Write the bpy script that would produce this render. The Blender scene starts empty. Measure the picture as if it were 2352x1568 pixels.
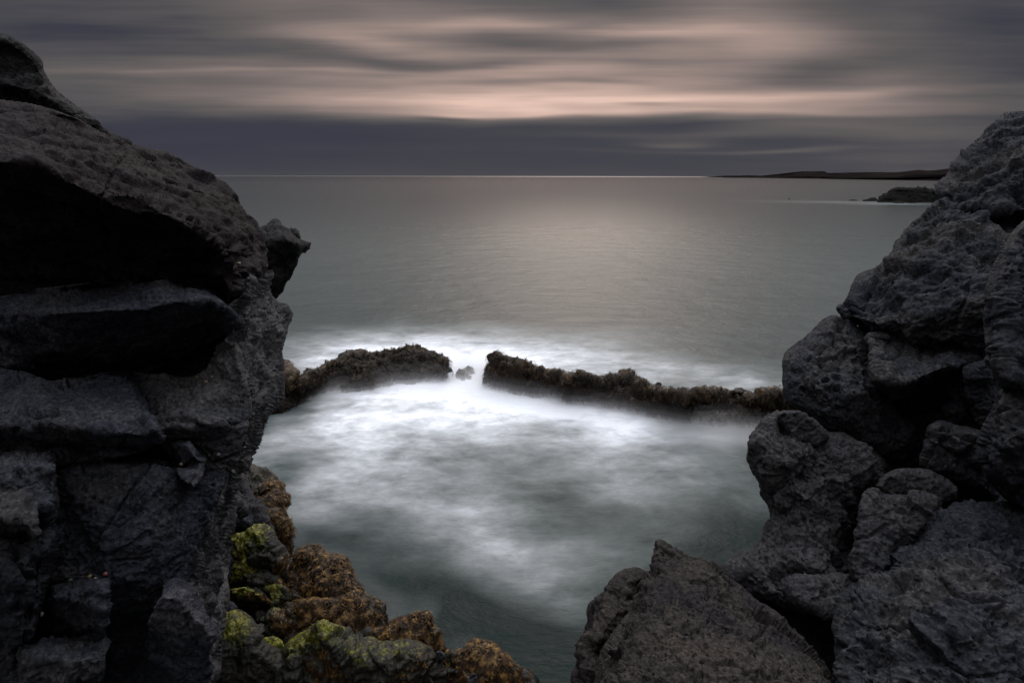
import bpy, math, random
import numpy as np
from mathutils import Vector, Matrix
from mathutils.geometry import delaunay_2d_cdt
random.seed(5); rng = np.random.default_rng(5)
sc = bpy.context.scene
R = math.radians

# ------------------------------------------------------------------ camera
CAM_H = 5.0; PITCH = R(16.2); FPX = 1307.0            # eye height above the sea; focal length in px of a 2352 px wide frame
cam = bpy.data.cameras.new('camera'); cam.sensor_width = 36; cam.lens = 36*FPX/2352
cam.clip_start = 0.05; cam.clip_end = 60000
camo = bpy.data.objects.new('camera', cam); sc.collection.objects.link(camo)
camo.location = (0, 0, CAM_H)
camo.rotation_euler = (Matrix.Rotation(math.pi/2-PITCH, 4, 'X') @ Matrix.Rotation(R(0.12), 4, 'Z')).to_euler()
sc.camera = camo
sc.view_settings.view_transform = 'Standard'; sc.view_settings.look = 'None'
sc.view_settings.exposure = 0.0; sc.view_settings.gamma = 1
sc.cycles.use_denoising = True
sc.cycles.max_bounces = 6; sc.cycles.diffuse_bounces = 3; sc.cycles.glossy_bounces = 2
sc.cycles.volume_bounces = 3; sc.cycles.sample_clamp_indirect = 4

# ------------------------------------------------------------------ sky
SUN_AZ, SUN_EL = 7.0, 30.0
world = bpy.data.worlds.new('World'); sc.world = world; world.use_nodes = True
wt = world.node_tree; wt.nodes.clear(); WN = wt.nodes.new; WL = wt.links.new
def wm(op, a, b=None, c=None, clamp=False):
    n = WN('ShaderNodeMath'); n.operation = op; n.use_clamp = clamp
    for i, v in enumerate((a, b, c)):
        if v is None: continue
        if isinstance(v, (int, float)): n.inputs[i].default_value = v
        else: WL(v, n.inputs[i])
    return n.outputs[0]
def pix_dir(x, y):
    X, Y = (x-1176)/FPX, (784-y)/FPX
    v = np.array([X, math.cos(PITCH)+Y*math.sin(PITCH), Y*math.cos(PITCH)-math.sin(PITCH)])
    return v/np.linalg.norm(v)
def azel(x, y):
    v = pix_dir(x, y); return v[0]/v[1]*57.2958, v[2]/v[1]*57.2958
tc = WN('ShaderNodeTexCoord'); sx = WN('ShaderNodeSeparateXYZ'); WL(tc.outputs['Generated'], sx.inputs[0])
azr = wm('ARCTAN2', sx.outputs[0], sx.outputs[1])
ym = wm('MAXIMUM', wm('ABSOLUTE', sx.outputs[1]), .12)
az = wm('MULTIPLY', wm('DIVIDE', sx.outputs[0], ym), 57.2958)
el = wm('MULTIPLY', wm('DIVIDE', sx.outputs[2], ym), 57.2958)
def noise_w(su, sv, detail, seed, rough=.5):
    c = WN('ShaderNodeCombineXYZ'); WL(wm('MULTIPLY', az, su), c.inputs[0]); WL(wm('MULTIPLY', el, sv), c.inputs[1]); c.inputs[2].default_value = seed
    n = WN('ShaderNodeTexNoise'); n.inputs['Scale'].default_value = 1; n.inputs['Detail'].default_value = detail; n.inputs['Roughness'].default_value = rough
    WL(c.outputs[0], n.inputs['Vector']); return wm('SUBTRACT', n.outputs[0], .5)
w1 = noise_w(.05, .30, 2, 3.1); w2 = noise_w(.035, .12, 2, 9.4)
uu = wm('ADD', az, wm('MULTIPLY', w2, 10.0)); vv = wm('ADD', el, wm('MULTIPLY', w1, 1.9))
uv = WN('ShaderNodeCombineXYZ'); WL(uu, uv.inputs[0]); WL(vv, uv.inputs[1])
def blob(x, y, rx, ry, amp, tilt=0):
    a, e = azel(x, y); k = 57.3/FPX*1.06
    s = WN('ShaderNodeVectorMath'); s.operation = 'SUBTRACT'; WL(uv.outputs[0], s.inputs[0]); s.inputs[1].default_value = (a, e, 0)
    src = s.outputs[0]
    if tilt:
        r = WN('ShaderNodeVectorRotate'); r.rotation_type = 'Z_AXIS'; r.inputs['Angle'].default_value = R(tilt); WL(src, r.inputs[0]); src = r.outputs[0]
    m = WN('ShaderNodeVectorMath'); m.operation = 'MULTIPLY'; WL(src, m.inputs[0]); m.inputs[1].default_value = (1/(rx*k), 1/(ry*k), 0)
    d = WN('ShaderNodeVectorMath'); d.operation = 'DOT_PRODUCT'; WL(m.outputs[0], d.inputs[0]); WL(m.outputs[0], d.inputs[1])
    return wm('MULTIPLY', wm('EXPONENT', wm('MULTIPLY', d.outputs['Value'], -1)), amp)
SKY = [(1250,140,600,115,.17),(1250,240,480,26,.27),(980,205,330,30,.12),(1450,212,360,30,.12),(1300,230,400,8,.18),(1480,262,300,7,.22),
       (1080,262,160,5,.18),(1700,290,160,12,.17),(880,96,160,20,.24,4),(1170,62,170,17,.19),(1500,80,140,15,.26,-3),(1680,70,110,70,.09),
       (650,166,380,5,.08),(1820,213,240,10,.16,-2),(1240,122,220,12,.16),(1420,160,240,9,.11),(1000,8,240,24,.03),(1800,130,170,60,.06),
       (2100,180,200,26,.02),(450,190,260,30,.02),(2100,330,250,25,.02),(1060,170,120,8,.10),(1230,170,90,14,.08),
       (1150,97,180,20,-.13,2),(1400,108,200,14,-.12,-3),(920,142,150,22,-.12,5),(1780,176,140,26,-.14,-8),(1250,14,280,26,-.07),(1490,238,60,5,-.20),
       (1180,196,110,6,-.14),(520,100,360,40,-.02),(150,40,380,60,-.030),(2250,80,260,110,-.055),(1030,268,70,5,-.18),
       (650,250,220,12,-.02),(1400,192,140,6,-.12),(1640,120,70,30,-.06),(1140,152,80,14,-.08),(1950,60,90,60,-.04)]
acc = .070
for b in SKY: acc = wm('ADD', blob(*b), acc)
streak = noise_w(.05, .55, 3, 1.7); fine = noise_w(.08, 2.4, 2, 5.2); soft = noise_w(.03, .22, 3, 7.7)
hot = wm('MULTIPLY', wm('ADD', acc, .02), wm('ADD', wm('ADD', wm('ADD', wm('MULTIPLY', streak, 1.05), wm('MULTIPLY', fine, .34)), wm('MULTIPLY', soft, 1.3)), 1.0))
# a thick slate bank lies above the horizon, breaking up to the right
e0 = azel(1176, 292)[1]; e1 = azel(1176, 248)[1]
vb = wm('ADD', el, wm('MULTIPLY', wm('ADD', wm('MULTIPLY', w1, 1.2), wm('MULTIPLY', streak, .8)), 1.0))
bk = WN('ShaderNodeMapRange'); bk.interpolation_type = 'SMOOTHSTEP'; bk.inputs['From Min'].default_value = e0; bk.inputs['From Max'].default_value = e1; WL(vb, bk.inputs[0])
rt = WN('ShaderNodeMapRange'); rt.interpolation_type = 'SMOOTHSTEP'; rt.inputs['From Min'].default_value = 14; rt.inputs['From Max'].default_value = 38; rt.inputs['To Max'].default_value = .55; WL(az, rt.inputs[0])
bm = wm('MAXIMUM', bk.outputs[0], rt.outputs[0])
hz = wm('MULTIPLY', wm('EXPONENT', wm('MULTIPLY', wm('ABSOLUTE', el), -.9)), .016)
bankv = wm('ADD', wm('ADD', wm('ADD', wm('MULTIPLY', streak, .022), .044), hz), wm('MULTIPLY', wm('EXPONENT', wm('MULTIPLY', wm('MULTIPLY', wm('SUBTRACT', az, 4), wm('SUBTRACT', az, 4)), -.002)), .010))
for b in ((1560,326,70,7,.05),(1830,345,130,4,.05),(1640,345,320,4,.012),(2050,300,300,9,.03),(1700,310,300,6,.03)): bankv = wm('ADD', bankv, blob(*b))
hot = wm('ADD', wm('MULTIPLY', hot, bm), wm('MULTIPLY', bankv, wm('SUBTRACT', 1, bm)))
# a thick bank just above the horizon hides the streaks
lum = wm('MAXIMUM', hot, wm('MULTIPLY_ADD', bm, .010, .036))
ramp = WN('ShaderNodeValToRGB'); cr = ramp.color_ramp; cr.interpolation = 'LINEAR'
def setramp(cr, stops):
    while len(cr.elements) < len(stops): cr.elements.new(.5)
    for e, (p, c) in zip(cr.elements, stops): e.position = p; e.color = (*c, 1)
setramp(cr, [(.0,(.02,.022,.03)),(.045,(.043,.045,.063)),(.09,(.098,.092,.095)),(.2,(.215,.175,.165)),(.4,(.43,.315,.275)),(.7,(.78,.55,.46))])
WL(lum, ramp.inputs[0])
cloud = ramp.outputs[0]
OVER = (2.95, 3.0, 3.15)
# nishita sky behind the thin overcast, overhead
sky = WN('ShaderNodeTexSky'); sky.sky_type = 'NISHITA'; sky.sun_disc = False
sky.sun_elevation = R(SUN_EL); sky.sun_rotation = R(SUN_AZ); sky.air_density = 1.5; sky.dust_density = 3
skm = WN('ShaderNodeVectorMath'); skm.operation = 'MULTIPLY'; WL(sky.outputs[0], skm.inputs[0]); skm.inputs[1].default_value = (.05,)*3
ov = WN('ShaderNodeVectorMath'); ov.operation = 'ADD'; WL(skm.outputs[0], ov.inputs[0]); ov.inputs[1].default_value = OVER   # overcast overhead
back = wm('MULTIPLY_ADD', wm('COSINE', azr), .35, .65)     # overhead glow dimmed toward the side behind the camera
ovs = WN('ShaderNodeVectorMath'); ovs.operation = 'SCALE'; WL(ov.outputs[0], ovs.inputs[0]); WL(back, ovs.inputs['Scale'])
dl = WN('ShaderNodeVectorMath'); dl.operation = 'DOT_PRODUCT'; WL(tc.outputs['Generated'], dl.inputs[0]); dl.inputs[1].default_value = (0.04, math.cos(R(80)), math.sin(R(80)))
upm = WN('ShaderNodeMapRange'); upm.interpolation_type = 'SMOOTHERSTEP'; upm.inputs['From Min'].default_value = .38; upm.inputs['From Max'].default_value = 1.04; WL(dl.outputs['Value'], upm.inputs[0])
back_fill = wm('MULTIPLY', wm('MAXIMUM', wm('MULTIPLY', wm('COSINE', azr), -1), 0), wm('MULTIPLY', wm('MAXIMUM', sx.outputs[2], 0), .55))    # fill light added to the unseen sky behind the camera, lifts camera-facing rock
cl2 = WN('ShaderNodeVectorMath'); cl2.operation = 'ADD'; WL(cloud, cl2.inputs[0]); WL(back_fill, cl2.inputs[1])
mx = WN('ShaderNodeMix'); mx.data_type = 'RGBA'; WL(upm.outputs[0], mx.inputs['Factor']); WL(cl2.outputs[0], mx.inputs['A']); WL(ovs.outputs[0], mx.inputs['B'])
bg = WN('ShaderNodeBackground'); WL(mx.outputs['Result'], bg.inputs[0]); bg.inputs[1].default_value = 1.0
wo = WN('ShaderNodeOutputWorld'); WL(bg.outputs[0], wo.inputs[0])

# ------------------------------------------------------------------ sun (behind thin cloud)
sl = bpy.data.lights.new('sun', 'SUN'); sl.energy = .6; sl.angle = R(20); sl.color = (1, .80, .68)
so = bpy.data.objects.new('sun', sl); sc.collection.objects.link(so)
so.rotation_euler = (R(90-SUN_EL), 0, R(180-SUN_AZ)); so.location = (0, 0, 30)

# ------------------------------------------------------------------ numpy noise
def _h(ix, iy, iz, s):
    h = (ix.astype(np.uint32)*np.uint32(374761393) + iy.astype(np.uint32)*np.uint32(668265263) + iz.astype(np.uint32)*np.uint32(2147483647) + np.uint32(s*974711 & 0xffffffff))
    h = (h ^ (h >> np.uint32(13)))*np.uint32(1274126177); h ^= h >> np.uint32(16); h = h*np.uint32(2246822519)
    return h ^ (h >> np.uint32(15))
def perlin(p, seed=0):
    i = np.floor(p).astype(np.int64); f = (p-i).astype(np.float32); w = f*f*f*(f*(f*6-15)+10)
    out = np.zeros(len(p), np.float32)
    for dx in (0, 1):
        for dy in (0, 1):
            for dz in (0, 1):
                h = _h(i[:,0]+dx, i[:,1]+dy, i[:,2]+dz, seed)
                g = (((h & np.uint32(1023)).astype(np.float32)/511.5-1)*(f[:,0]-dx) + (((h >> np.uint32(10)) & np.uint32(1023)).astype(np.float32)/511.5-1)*(f[:,1]-dy)
                     + (((h >> np.uint32(20)) & np.uint32(1023)).astype(np.float32)/511.5-1)*(f[:,2]-dz))
                out += g*(w[:,0] if dx else 1-w[:,0])*(w[:,1] if dy else 1-w[:,1])*(w[:,2] if dz else 1-w[:,2])
    return out
def fbm(p, oct=4, seed=0, gain=.5):
    o = 0; a = 1
    for k in range(oct): o = o + a*perlin(p*2.03**k, seed+k*7); a *= gain
    return o
def worley(p, seed=0, jit=.9):
    """nearest feature distance and that cell's random number"""
    i = np.floor(p).astype(np.int64); f = (p-i).astype(np.float32)
    best = np.full(len(p), 9, np.float32); rid = np.zeros(len(p), np.float32)
    for dx in (-1, 0, 1):
        for dy in (-1, 0, 1):
            for dz in (-1, 0, 1):
                h = _h(i[:,0]+dx, i[:,1]+dy, i[:,2]+dz, seed)
                X = dx+.5+jit*((h & np.uint32(255)).astype(np.float32)/255-.5)-f[:,0]
                Y = dy+.5+jit*(((h >> np.uint32(8)) & np.uint32(255)).astype(np.float32)/255-.5)-f[:,1]
                Z = dz+.5+jit*(((h >> np.uint32(16)) & np.uint32(255)).astype(np.float32)/255-.5)-f[:,2]
                d = X*X+Y*Y+Z*Z; m = d < best
                best[m] = d[m]; rid[m] = ((h >> np.uint32(24)) & np.uint32(255))[m]/255
    return np.sqrt(best), rid
def chipcells(p, seed=0):
    """cells of a shattered surface: a random tilt for each cell, and the distance to the cell border"""
    i = np.floor(p).astype(np.int64); f = (p-i).astype(np.float32); n = len(p)
    b1 = np.full(n, 9, np.float32); b2 = np.full(n, 9, np.float32); val = np.zeros(n, np.float32)
    for dx in (-1, 0, 1):
        for dy in (-1, 0, 1):
            for dz in (-1, 0, 1):
                h = _h(i[:,0]+dx, i[:,1]+dy, i[:,2]+dz, seed); g = _h(i[:,0]+dx, i[:,1]+dy, i[:,2]+dz, seed+977)
                X = dx+.5+.95*((h & np.uint32(255)).astype(np.float32)/255-.5)-f[:,0]
                Y = dy+.5+.95*(((h >> np.uint32(8)) & np.uint32(255)).astype(np.float32)/255-.5)-f[:,1]
                Z = dz+.5+.95*(((h >> np.uint32(16)) & np.uint32(255)).astype(np.float32)/255-.5)-f[:,2]
                d = np.sqrt(X*X+Y*Y+Z*Z); m = d < b1
                b2 = np.where(m, b1, np.minimum(b2, d))
                v = (((g & np.uint32(255)).astype(np.float32)/127.5-1)*X+(((g >> np.uint32(8)) & np.uint32(255)).astype(np.float32)/127.5-1)*Y
                     +(((g >> np.uint32(16)) & np.uint32(255)).astype(np.float32)/127.5-1)*Z)+.30*(((g >> np.uint32(24)) & np.uint32(255)).astype(np.float32)/127.5-1)
                val[m] = v[m]; b1 = np.where(m, d, b1)
    return val, b2-b1
def smooth(a, b, x):
    t = np.clip((x-a)/(b-a), 0, 1); return t*t*(3-2*t)

# ------------------------------------------------------------------ helpers
CP, SP = math.cos(PITCH), math.sin(PITCH)
def unproj(x, y, d):
    """a sight line of the photograph at real distance d (metres along the view axis) -> world position"""
    X = (x-1176)/FPX; Y = (784-y)/FPX
    return np.stack([X*d, d*(CP+Y*SP), CAM_H+d*(Y*CP-SP)], -1)
def water_d(y, z=0.0):
    return (CAM_H-z)/(SP-(784-np.asarray(y, float))/FPX*CP)
def tag(o, label=None, cat=None, group=None, kind=None):
    if label: o['label'] = label
    if cat: o['category'] = cat
    if group: o['group'] = group
    if kind: o['kind'] = kind
    return o
def mesh_obj(name, V, F, mat, parent=None, smooth_sh=True, attrs=None):
    me = bpy.data.meshes.new(name)
    V = np.asarray(V, np.float32); F = np.asarray(F, np.int32)
    if parent is None:
        org = np.array([V[:,0].mean(), V[:,1].mean(), V[:,2].min()], np.float32)
    else: org = np.array(parent.location, np.float32)
    V = V-org
    n, k = F.shape
    me.vertices.add(len(V)); me.vertices.foreach_set('co', V.ravel())
    me.loops.add(n*k); me.loops.foreach_set('vertex_index', F.ravel())
    me.polygons.add(n); me.polygons.foreach_set('loop_start', np.arange(0, n*k, k, dtype=np.int32))
    me.polygons.foreach_set('use_smooth', np.full(n, smooth_sh))
    for an, av in (attrs or {}).items():
        a = me.attributes.new(an, 'FLOAT', 'POINT'); a.data.foreach_set('value', np.asarray(av, np.float32))
    me.update(calc_edges=True); me.validate()
    me.materials.append(mat)
    o = bpy.data.objects.new(name, me); sc.collection.objects.link(o)
    if parent is not None: o.parent = parent
    else: o.location = org.tolist()
    return o

# ------------------------------------------------------------------ materials
def nodes(name):
    m = bpy.data.materials.new(name); m.use_nodes = True; t = m.node_tree
    b = t.nodes['Principled BSDF']; return m, t, b
def N(t, kind, **kw):
    n = t.nodes.new(kind)
    for k, v in kw.items():
        if k in n.inputs.keys(): n.inputs[k].default_value = v
        else: setattr(n, k, v)
    return n
def ramp_n(t, fac, stops):
    r = t.nodes.new('ShaderNodeValToRGB'); setramp(r.color_ramp, stops); t.links.new(fac, r.inputs[0]); return r.outputs[0]
def mixc(t, fac, a, b):
    m = t.nodes.new('ShaderNodeMix'); m.data_type = 'RGBA'
    for s, v in (('Factor', fac), ('A', a), ('B', b)):
        if isinstance(v, (tuple, list)): m.inputs[s].default_value = (*v, 1)
        elif isinstance(v, float): m.inputs[s].default_value = v
        else: t.links.new(v, m.inputs[s])
    return m.outputs['Result']
def tmath(t, op, a, b, clamp=False):
    n = t.nodes.new('ShaderNodeMath'); n.operation = op; n.use_clamp = clamp
    for i, v in enumerate((a, b)):
        if isinstance(v, (int, float)): n.inputs[i].default_value = v
        else: t.links.new(v, n.inputs[i])
    return n.outputs[0]
def rock_mat(name, c0, c1, c2, scale=1.0, pit=30.0, pitd=.012, rough=.85, spec=.09, moss=False, weed=False, finebump=.006):
    m, t, b = nodes(name)
    g = N(t, 'ShaderNodeNewGeometry'); P = g.outputs['Position']
    n1 = N(t, 'ShaderNodeTexNoise', Scale=1.6*scale, Detail=6.0, Roughness=.6); t.links.new(P, n1.inputs['Vector'])
    n2 = N(t, 'ShaderNodeTexNoise', Scale=38*scale, Detail=5.0, Roughness=.7); t.links.new(P, n2.inputs['Vector'])
    col = ramp_n(t, n1.outputs[0], [(.34, c0), (.5, c1), (.66, c2)])
    grain = ramp_n(t, n2.outputs[0], [(.33, (.42,.43,.45)), (.5, (.92,.92,.92)), (.66, (1.95,1.9,1.8))])
    mm = N(t, 'ShaderNodeMix', data_type='RGBA', blend_type='MULTIPLY'); mm.inputs['Factor'].default_value = 1
    t.links.new(col, mm.inputs['A']); t.links.new(grain, mm.inputs['B']); col = mm.outputs['Result']
    if weed:
        at = N(t, 'ShaderNodeAttribute', attribute_name='weed')
        n3 = N(t, 'ShaderNodeTexNoise', Scale=40*scale, Detail=5.0, Roughness=.8); t.links.new(P, n3.inputs['Vector'])
        wc = ramp_n(t, n3.outputs[0], [(.40, (.005,.003,.002)), (.49, (.026,.012,.004)), (.56, (.10,.054,.016)), (.67, (.50,.33,.11))])
        n4 = N(t, 'ShaderNodeTexNoise', Scale=9*scale, Detail=6.0, Roughness=.7); t.links.new(P, n4.inputs['Vector'])
        f = tmath(t, 'MULTIPLY', tmath(t, 'SUBTRACT', tmath(t, 'ADD', at.outputs['Fac'], n4.outputs[0]), .92, ), 6.0, True)
        col = mixc(t, f, col, wc)
    if moss:
        at = N(t, 'ShaderNodeAttribute', attribute_name='moss')
        n3 = N(t, 'ShaderNodeTexNoise', Scale=30*scale, Detail=6.0, Roughness=.8); t.links.new(P, n3.inputs['Vector'])
        gc = ramp_n(t, n3.outputs[0], [(.3, (.008,.012,.004)), (.46, (.060,.070,.008)), (.57, (.27,.25,.022)), (.70, (.62,.54,.10))])
        n4 = N(t, 'ShaderNodeTexNoise', Scale=12*scale, Detail=7.0, Roughness=.75); t.links.new(P, n4.inputs['Vector'])
        f = tmath(t, 'MULTIPLY', tmath(t, 'SUBTRACT', tmath(t, 'ADD', tmath(t, 'MULTIPLY', at.outputs['Fac'], .62), tmath(t, 'MULTIPLY', n4.outputs[0], 1.35)), 1.02), 4.0, True)
        col = mixc(t, f, col, gc)
    # wet tide band just above the water
    sz = N(t, 'ShaderNodeSeparateXYZ'); t.links.new(P, sz.inputs[0])
    wz = tmath(t, 'ADD', sz.outputs[2], tmath(t, 'MULTIPLY', n1.outputs[0], -.5))
    wet = N(t, 'ShaderNodeMapRange', interpolation_type='SMOOTHSTEP'); t.links.new(wz, wet.inputs[0])
    wet.inputs['From Min'].default_value = .22; wet.inputs['From Max'].default_value = -.08
    if moss or weed or scale == 1.0:
        wm_ = N(t, 'ShaderNodeMix', data_type='RGBA', blend_type='MULTIPLY'); t.links.new(wet.outputs[0], wm_.inputs['Factor']); t.links.new(col, wm_.inputs['A']); wm_.inputs['B'].default_value = (.5, .5, .5, 1)
        col = wm_.outputs['Result']
        t.links.new(tmath(t, 'SUBTRACT', rough, tmath(t, 'MULTIPLY', wet.outputs[0], .35)), b.inputs['Roughness'])
    t.links.new(col, b.inputs['Base Color'])
    b.inputs['Roughness'].default_value = rough; b.inputs['Specular IOR Level'].default_value = spec
    vo = N(t, 'ShaderNodeTexVoronoi', Scale=pit*scale); t.links.new(P, vo.inputs['Vector'])
    hole = N(t, 'ShaderNodeMapRange', interpolation_type='SMOOTHSTEP'); hole.inputs['From Min'].default_value = .12; hole.inputs['From Max'].default_value = .34
    t.links.new(vo.outputs['Distance'], hole.inputs[0])
    b1 = N(t, 'ShaderNodeBump', Strength=.8, Distance=pitd/scale); t.links.new(hole.outputs[0], b1.inputs['Height'])
    b2 = N(t, 'ShaderNodeBump', Strength=.9, Distance=finebump*2/scale); t.links.new(n2.outputs[0], b2.inputs['Height']); t.links.new(b1.outputs[0], b2.inputs['Normal'])
    t.links.new(b2.outputs[0], b.inputs['Normal'])
    return m
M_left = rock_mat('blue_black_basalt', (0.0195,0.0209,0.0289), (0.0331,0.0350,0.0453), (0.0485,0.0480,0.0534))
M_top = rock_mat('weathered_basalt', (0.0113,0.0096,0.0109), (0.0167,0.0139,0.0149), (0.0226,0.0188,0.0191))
M_pore = rock_mat('porous_basalt', (0.0240,0.0246,0.0308), (0.0391,0.0384,0.0428), (0.0563,0.0538,0.0556), pit=22)
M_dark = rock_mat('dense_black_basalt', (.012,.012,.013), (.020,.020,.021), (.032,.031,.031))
M_strip_lit = rock_mat('basalt_painted_lit', (0.0432,0.0441,0.0515), (0.0711,0.0705,0.0766), (0.1056,0.1013,0.1030), pit=22)  # porous basalt made paler, side light on the pool-facing rock put into its colour
M_right = rock_mat('rough_basalt', (0.0187,0.0203,0.0272), (0.0301,0.0313,0.0379), (0.0444,0.0422,0.0424), pit=20, pitd=.016)
M_fore = rock_mat('pitted_brown_basalt', (0.0190,0.0177,0.0194), (0.0290,0.0257,0.0242), (0.0399,0.0336,0.0302), pit=26, pitd=.014)
M_moss = rock_mat('algae_covered_basalt', (0.0119,0.0118,0.0091), (0.0198,0.0194,0.0148), (0.0298,0.0279,0.0204), pit=16, pitd=.01, rough=.55, spec=.3, moss=True, weed=True)
M_reef = rock_mat('seaweed_covered_basalt', (0.0077,0.0064,0.0058), (0.0141,0.0115,0.0102), (0.0230,0.0192,0.0166), pit=10, rough=.55, spec=.25, moss=True, weed=True)
M_far = rock_mat('distant_basalt', (0.0012,0.0012,0.0018), (0.0024,0.0024,0.0024), (0.0060,0.0048,0.0042), scale=.06, pit=8, spec=.03)
M_hill = rock_mat('distant_moorland', (0.0063,0.0053,0.0067), (0.0117,0.0097,0.0096), (0.0198,0.0149,0.0134), scale=.008, pit=4, spec=.0)
def weed_mat(name, c0, c1, c2):
    m, t, b = nodes(name)
    g = N(t, 'ShaderNodeNewGeometry'); n = N(t, 'ShaderNodeTexNoise', Scale=14.0, Detail=3.0); t.links.new(g.outputs['Position'], n.inputs['Vector'])
    t.links.new(ramp_n(t, n.outputs[0], [(.3, c0), (.5, c1), (.7, c2)]), b.inputs['Base Color'])
    b.inputs['Roughness'].default_value = .6; b.inputs['Specular IOR Level'].default_value = .2
    return m
M_weed_dark = weed_mat('dark_kelp', (.004,.003,.002), (.011,.007,.004), (.032,.018,.008))
M_weed = weed_mat('brown_wrack', (.007,.004,.002), (.045,.022,.008), (.26,.15,.045))

# ------------------------------------------------------------------ rock builder
def rbf(ctrl):
    C = np.array(ctrl, float); n = len(C); XY = C[:,:2]/1000
    A = np.zeros((n+3, n+3)); D = np.linalg.norm(XY[:,None]-XY[None], axis=2)
    A[:n,:n] = D+np.eye(n)*-1e-4; A[:n,n] = 1; A[:n,n+1:] = XY; A[n,:n] = 1; A[n+1:,:n] = XY.T
    w = np.linalg.lstsq(A, np.r_[C[:,2], 0, 0, 0], rcond=None)[0]
    def f(x, y):
        Q = np.stack([x, y], -1)/1000; o = w[n]+Q@w[n+1:]
        for k in range(n): o = o+w[k]*np.hypot(Q[...,0]-XY[k,0], Q[...,1]-XY[k,1])
        return o
    return f
def seg_dist(px, py, poly):
    best = np.full(px.shape, 1e9); bx = px.copy(); by = py.copy(); inside = np.zeros(px.shape, bool)
    n = len(poly)
    for k in range(n):
        x0, y0 = poly[k][:2]; x1, y1 = poly[(k+1) % n][:2]
        dx, dy = x1-x0, y1-y0; L = dx*dx+dy*dy+1e-9
        t = np.clip(((px-x0)*dx+(py-y0)*dy)/L, 0, 1); qx = x0+t*dx; qy = y0+t*dy
        d = (px-qx)**2+(py-qy)**2; m = d < best; best[m] = d[m]; bx[m] = qx[m]; by[m] = qy[m]
        c = ((y0 > py) != (y1 > py)) & (px < (x1-x0)*(py-y0)/((y1-y0)+1e-12)+x0); inside ^= c
    return np.sqrt(best), inside, bx, by
def chaikin(p, n=1):
    for _ in range(n):
        q = []
        for k in range(len(p)):
            a = np.array(p[k][:2], float); b = np.array(p[(k+1) % len(p)][:2], float)
            q += [tuple(a*.78+b*.22), tuple(a*.22+b*.78)]
        p = q
    return p
def blur(D, M, n):
    for _ in range(n):
        S = np.zeros_like(D); W = np.zeros_like(D)
        Dm = np.where(M, D, 0)
        for ax in (0, 1):
            for s in (-1, 1):
                S += np.roll(Dm, s, ax); W += np.roll(M, s, ax)
        D = np.where(M, (Dm*2+S)/(2+W), D)
    return D
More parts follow.
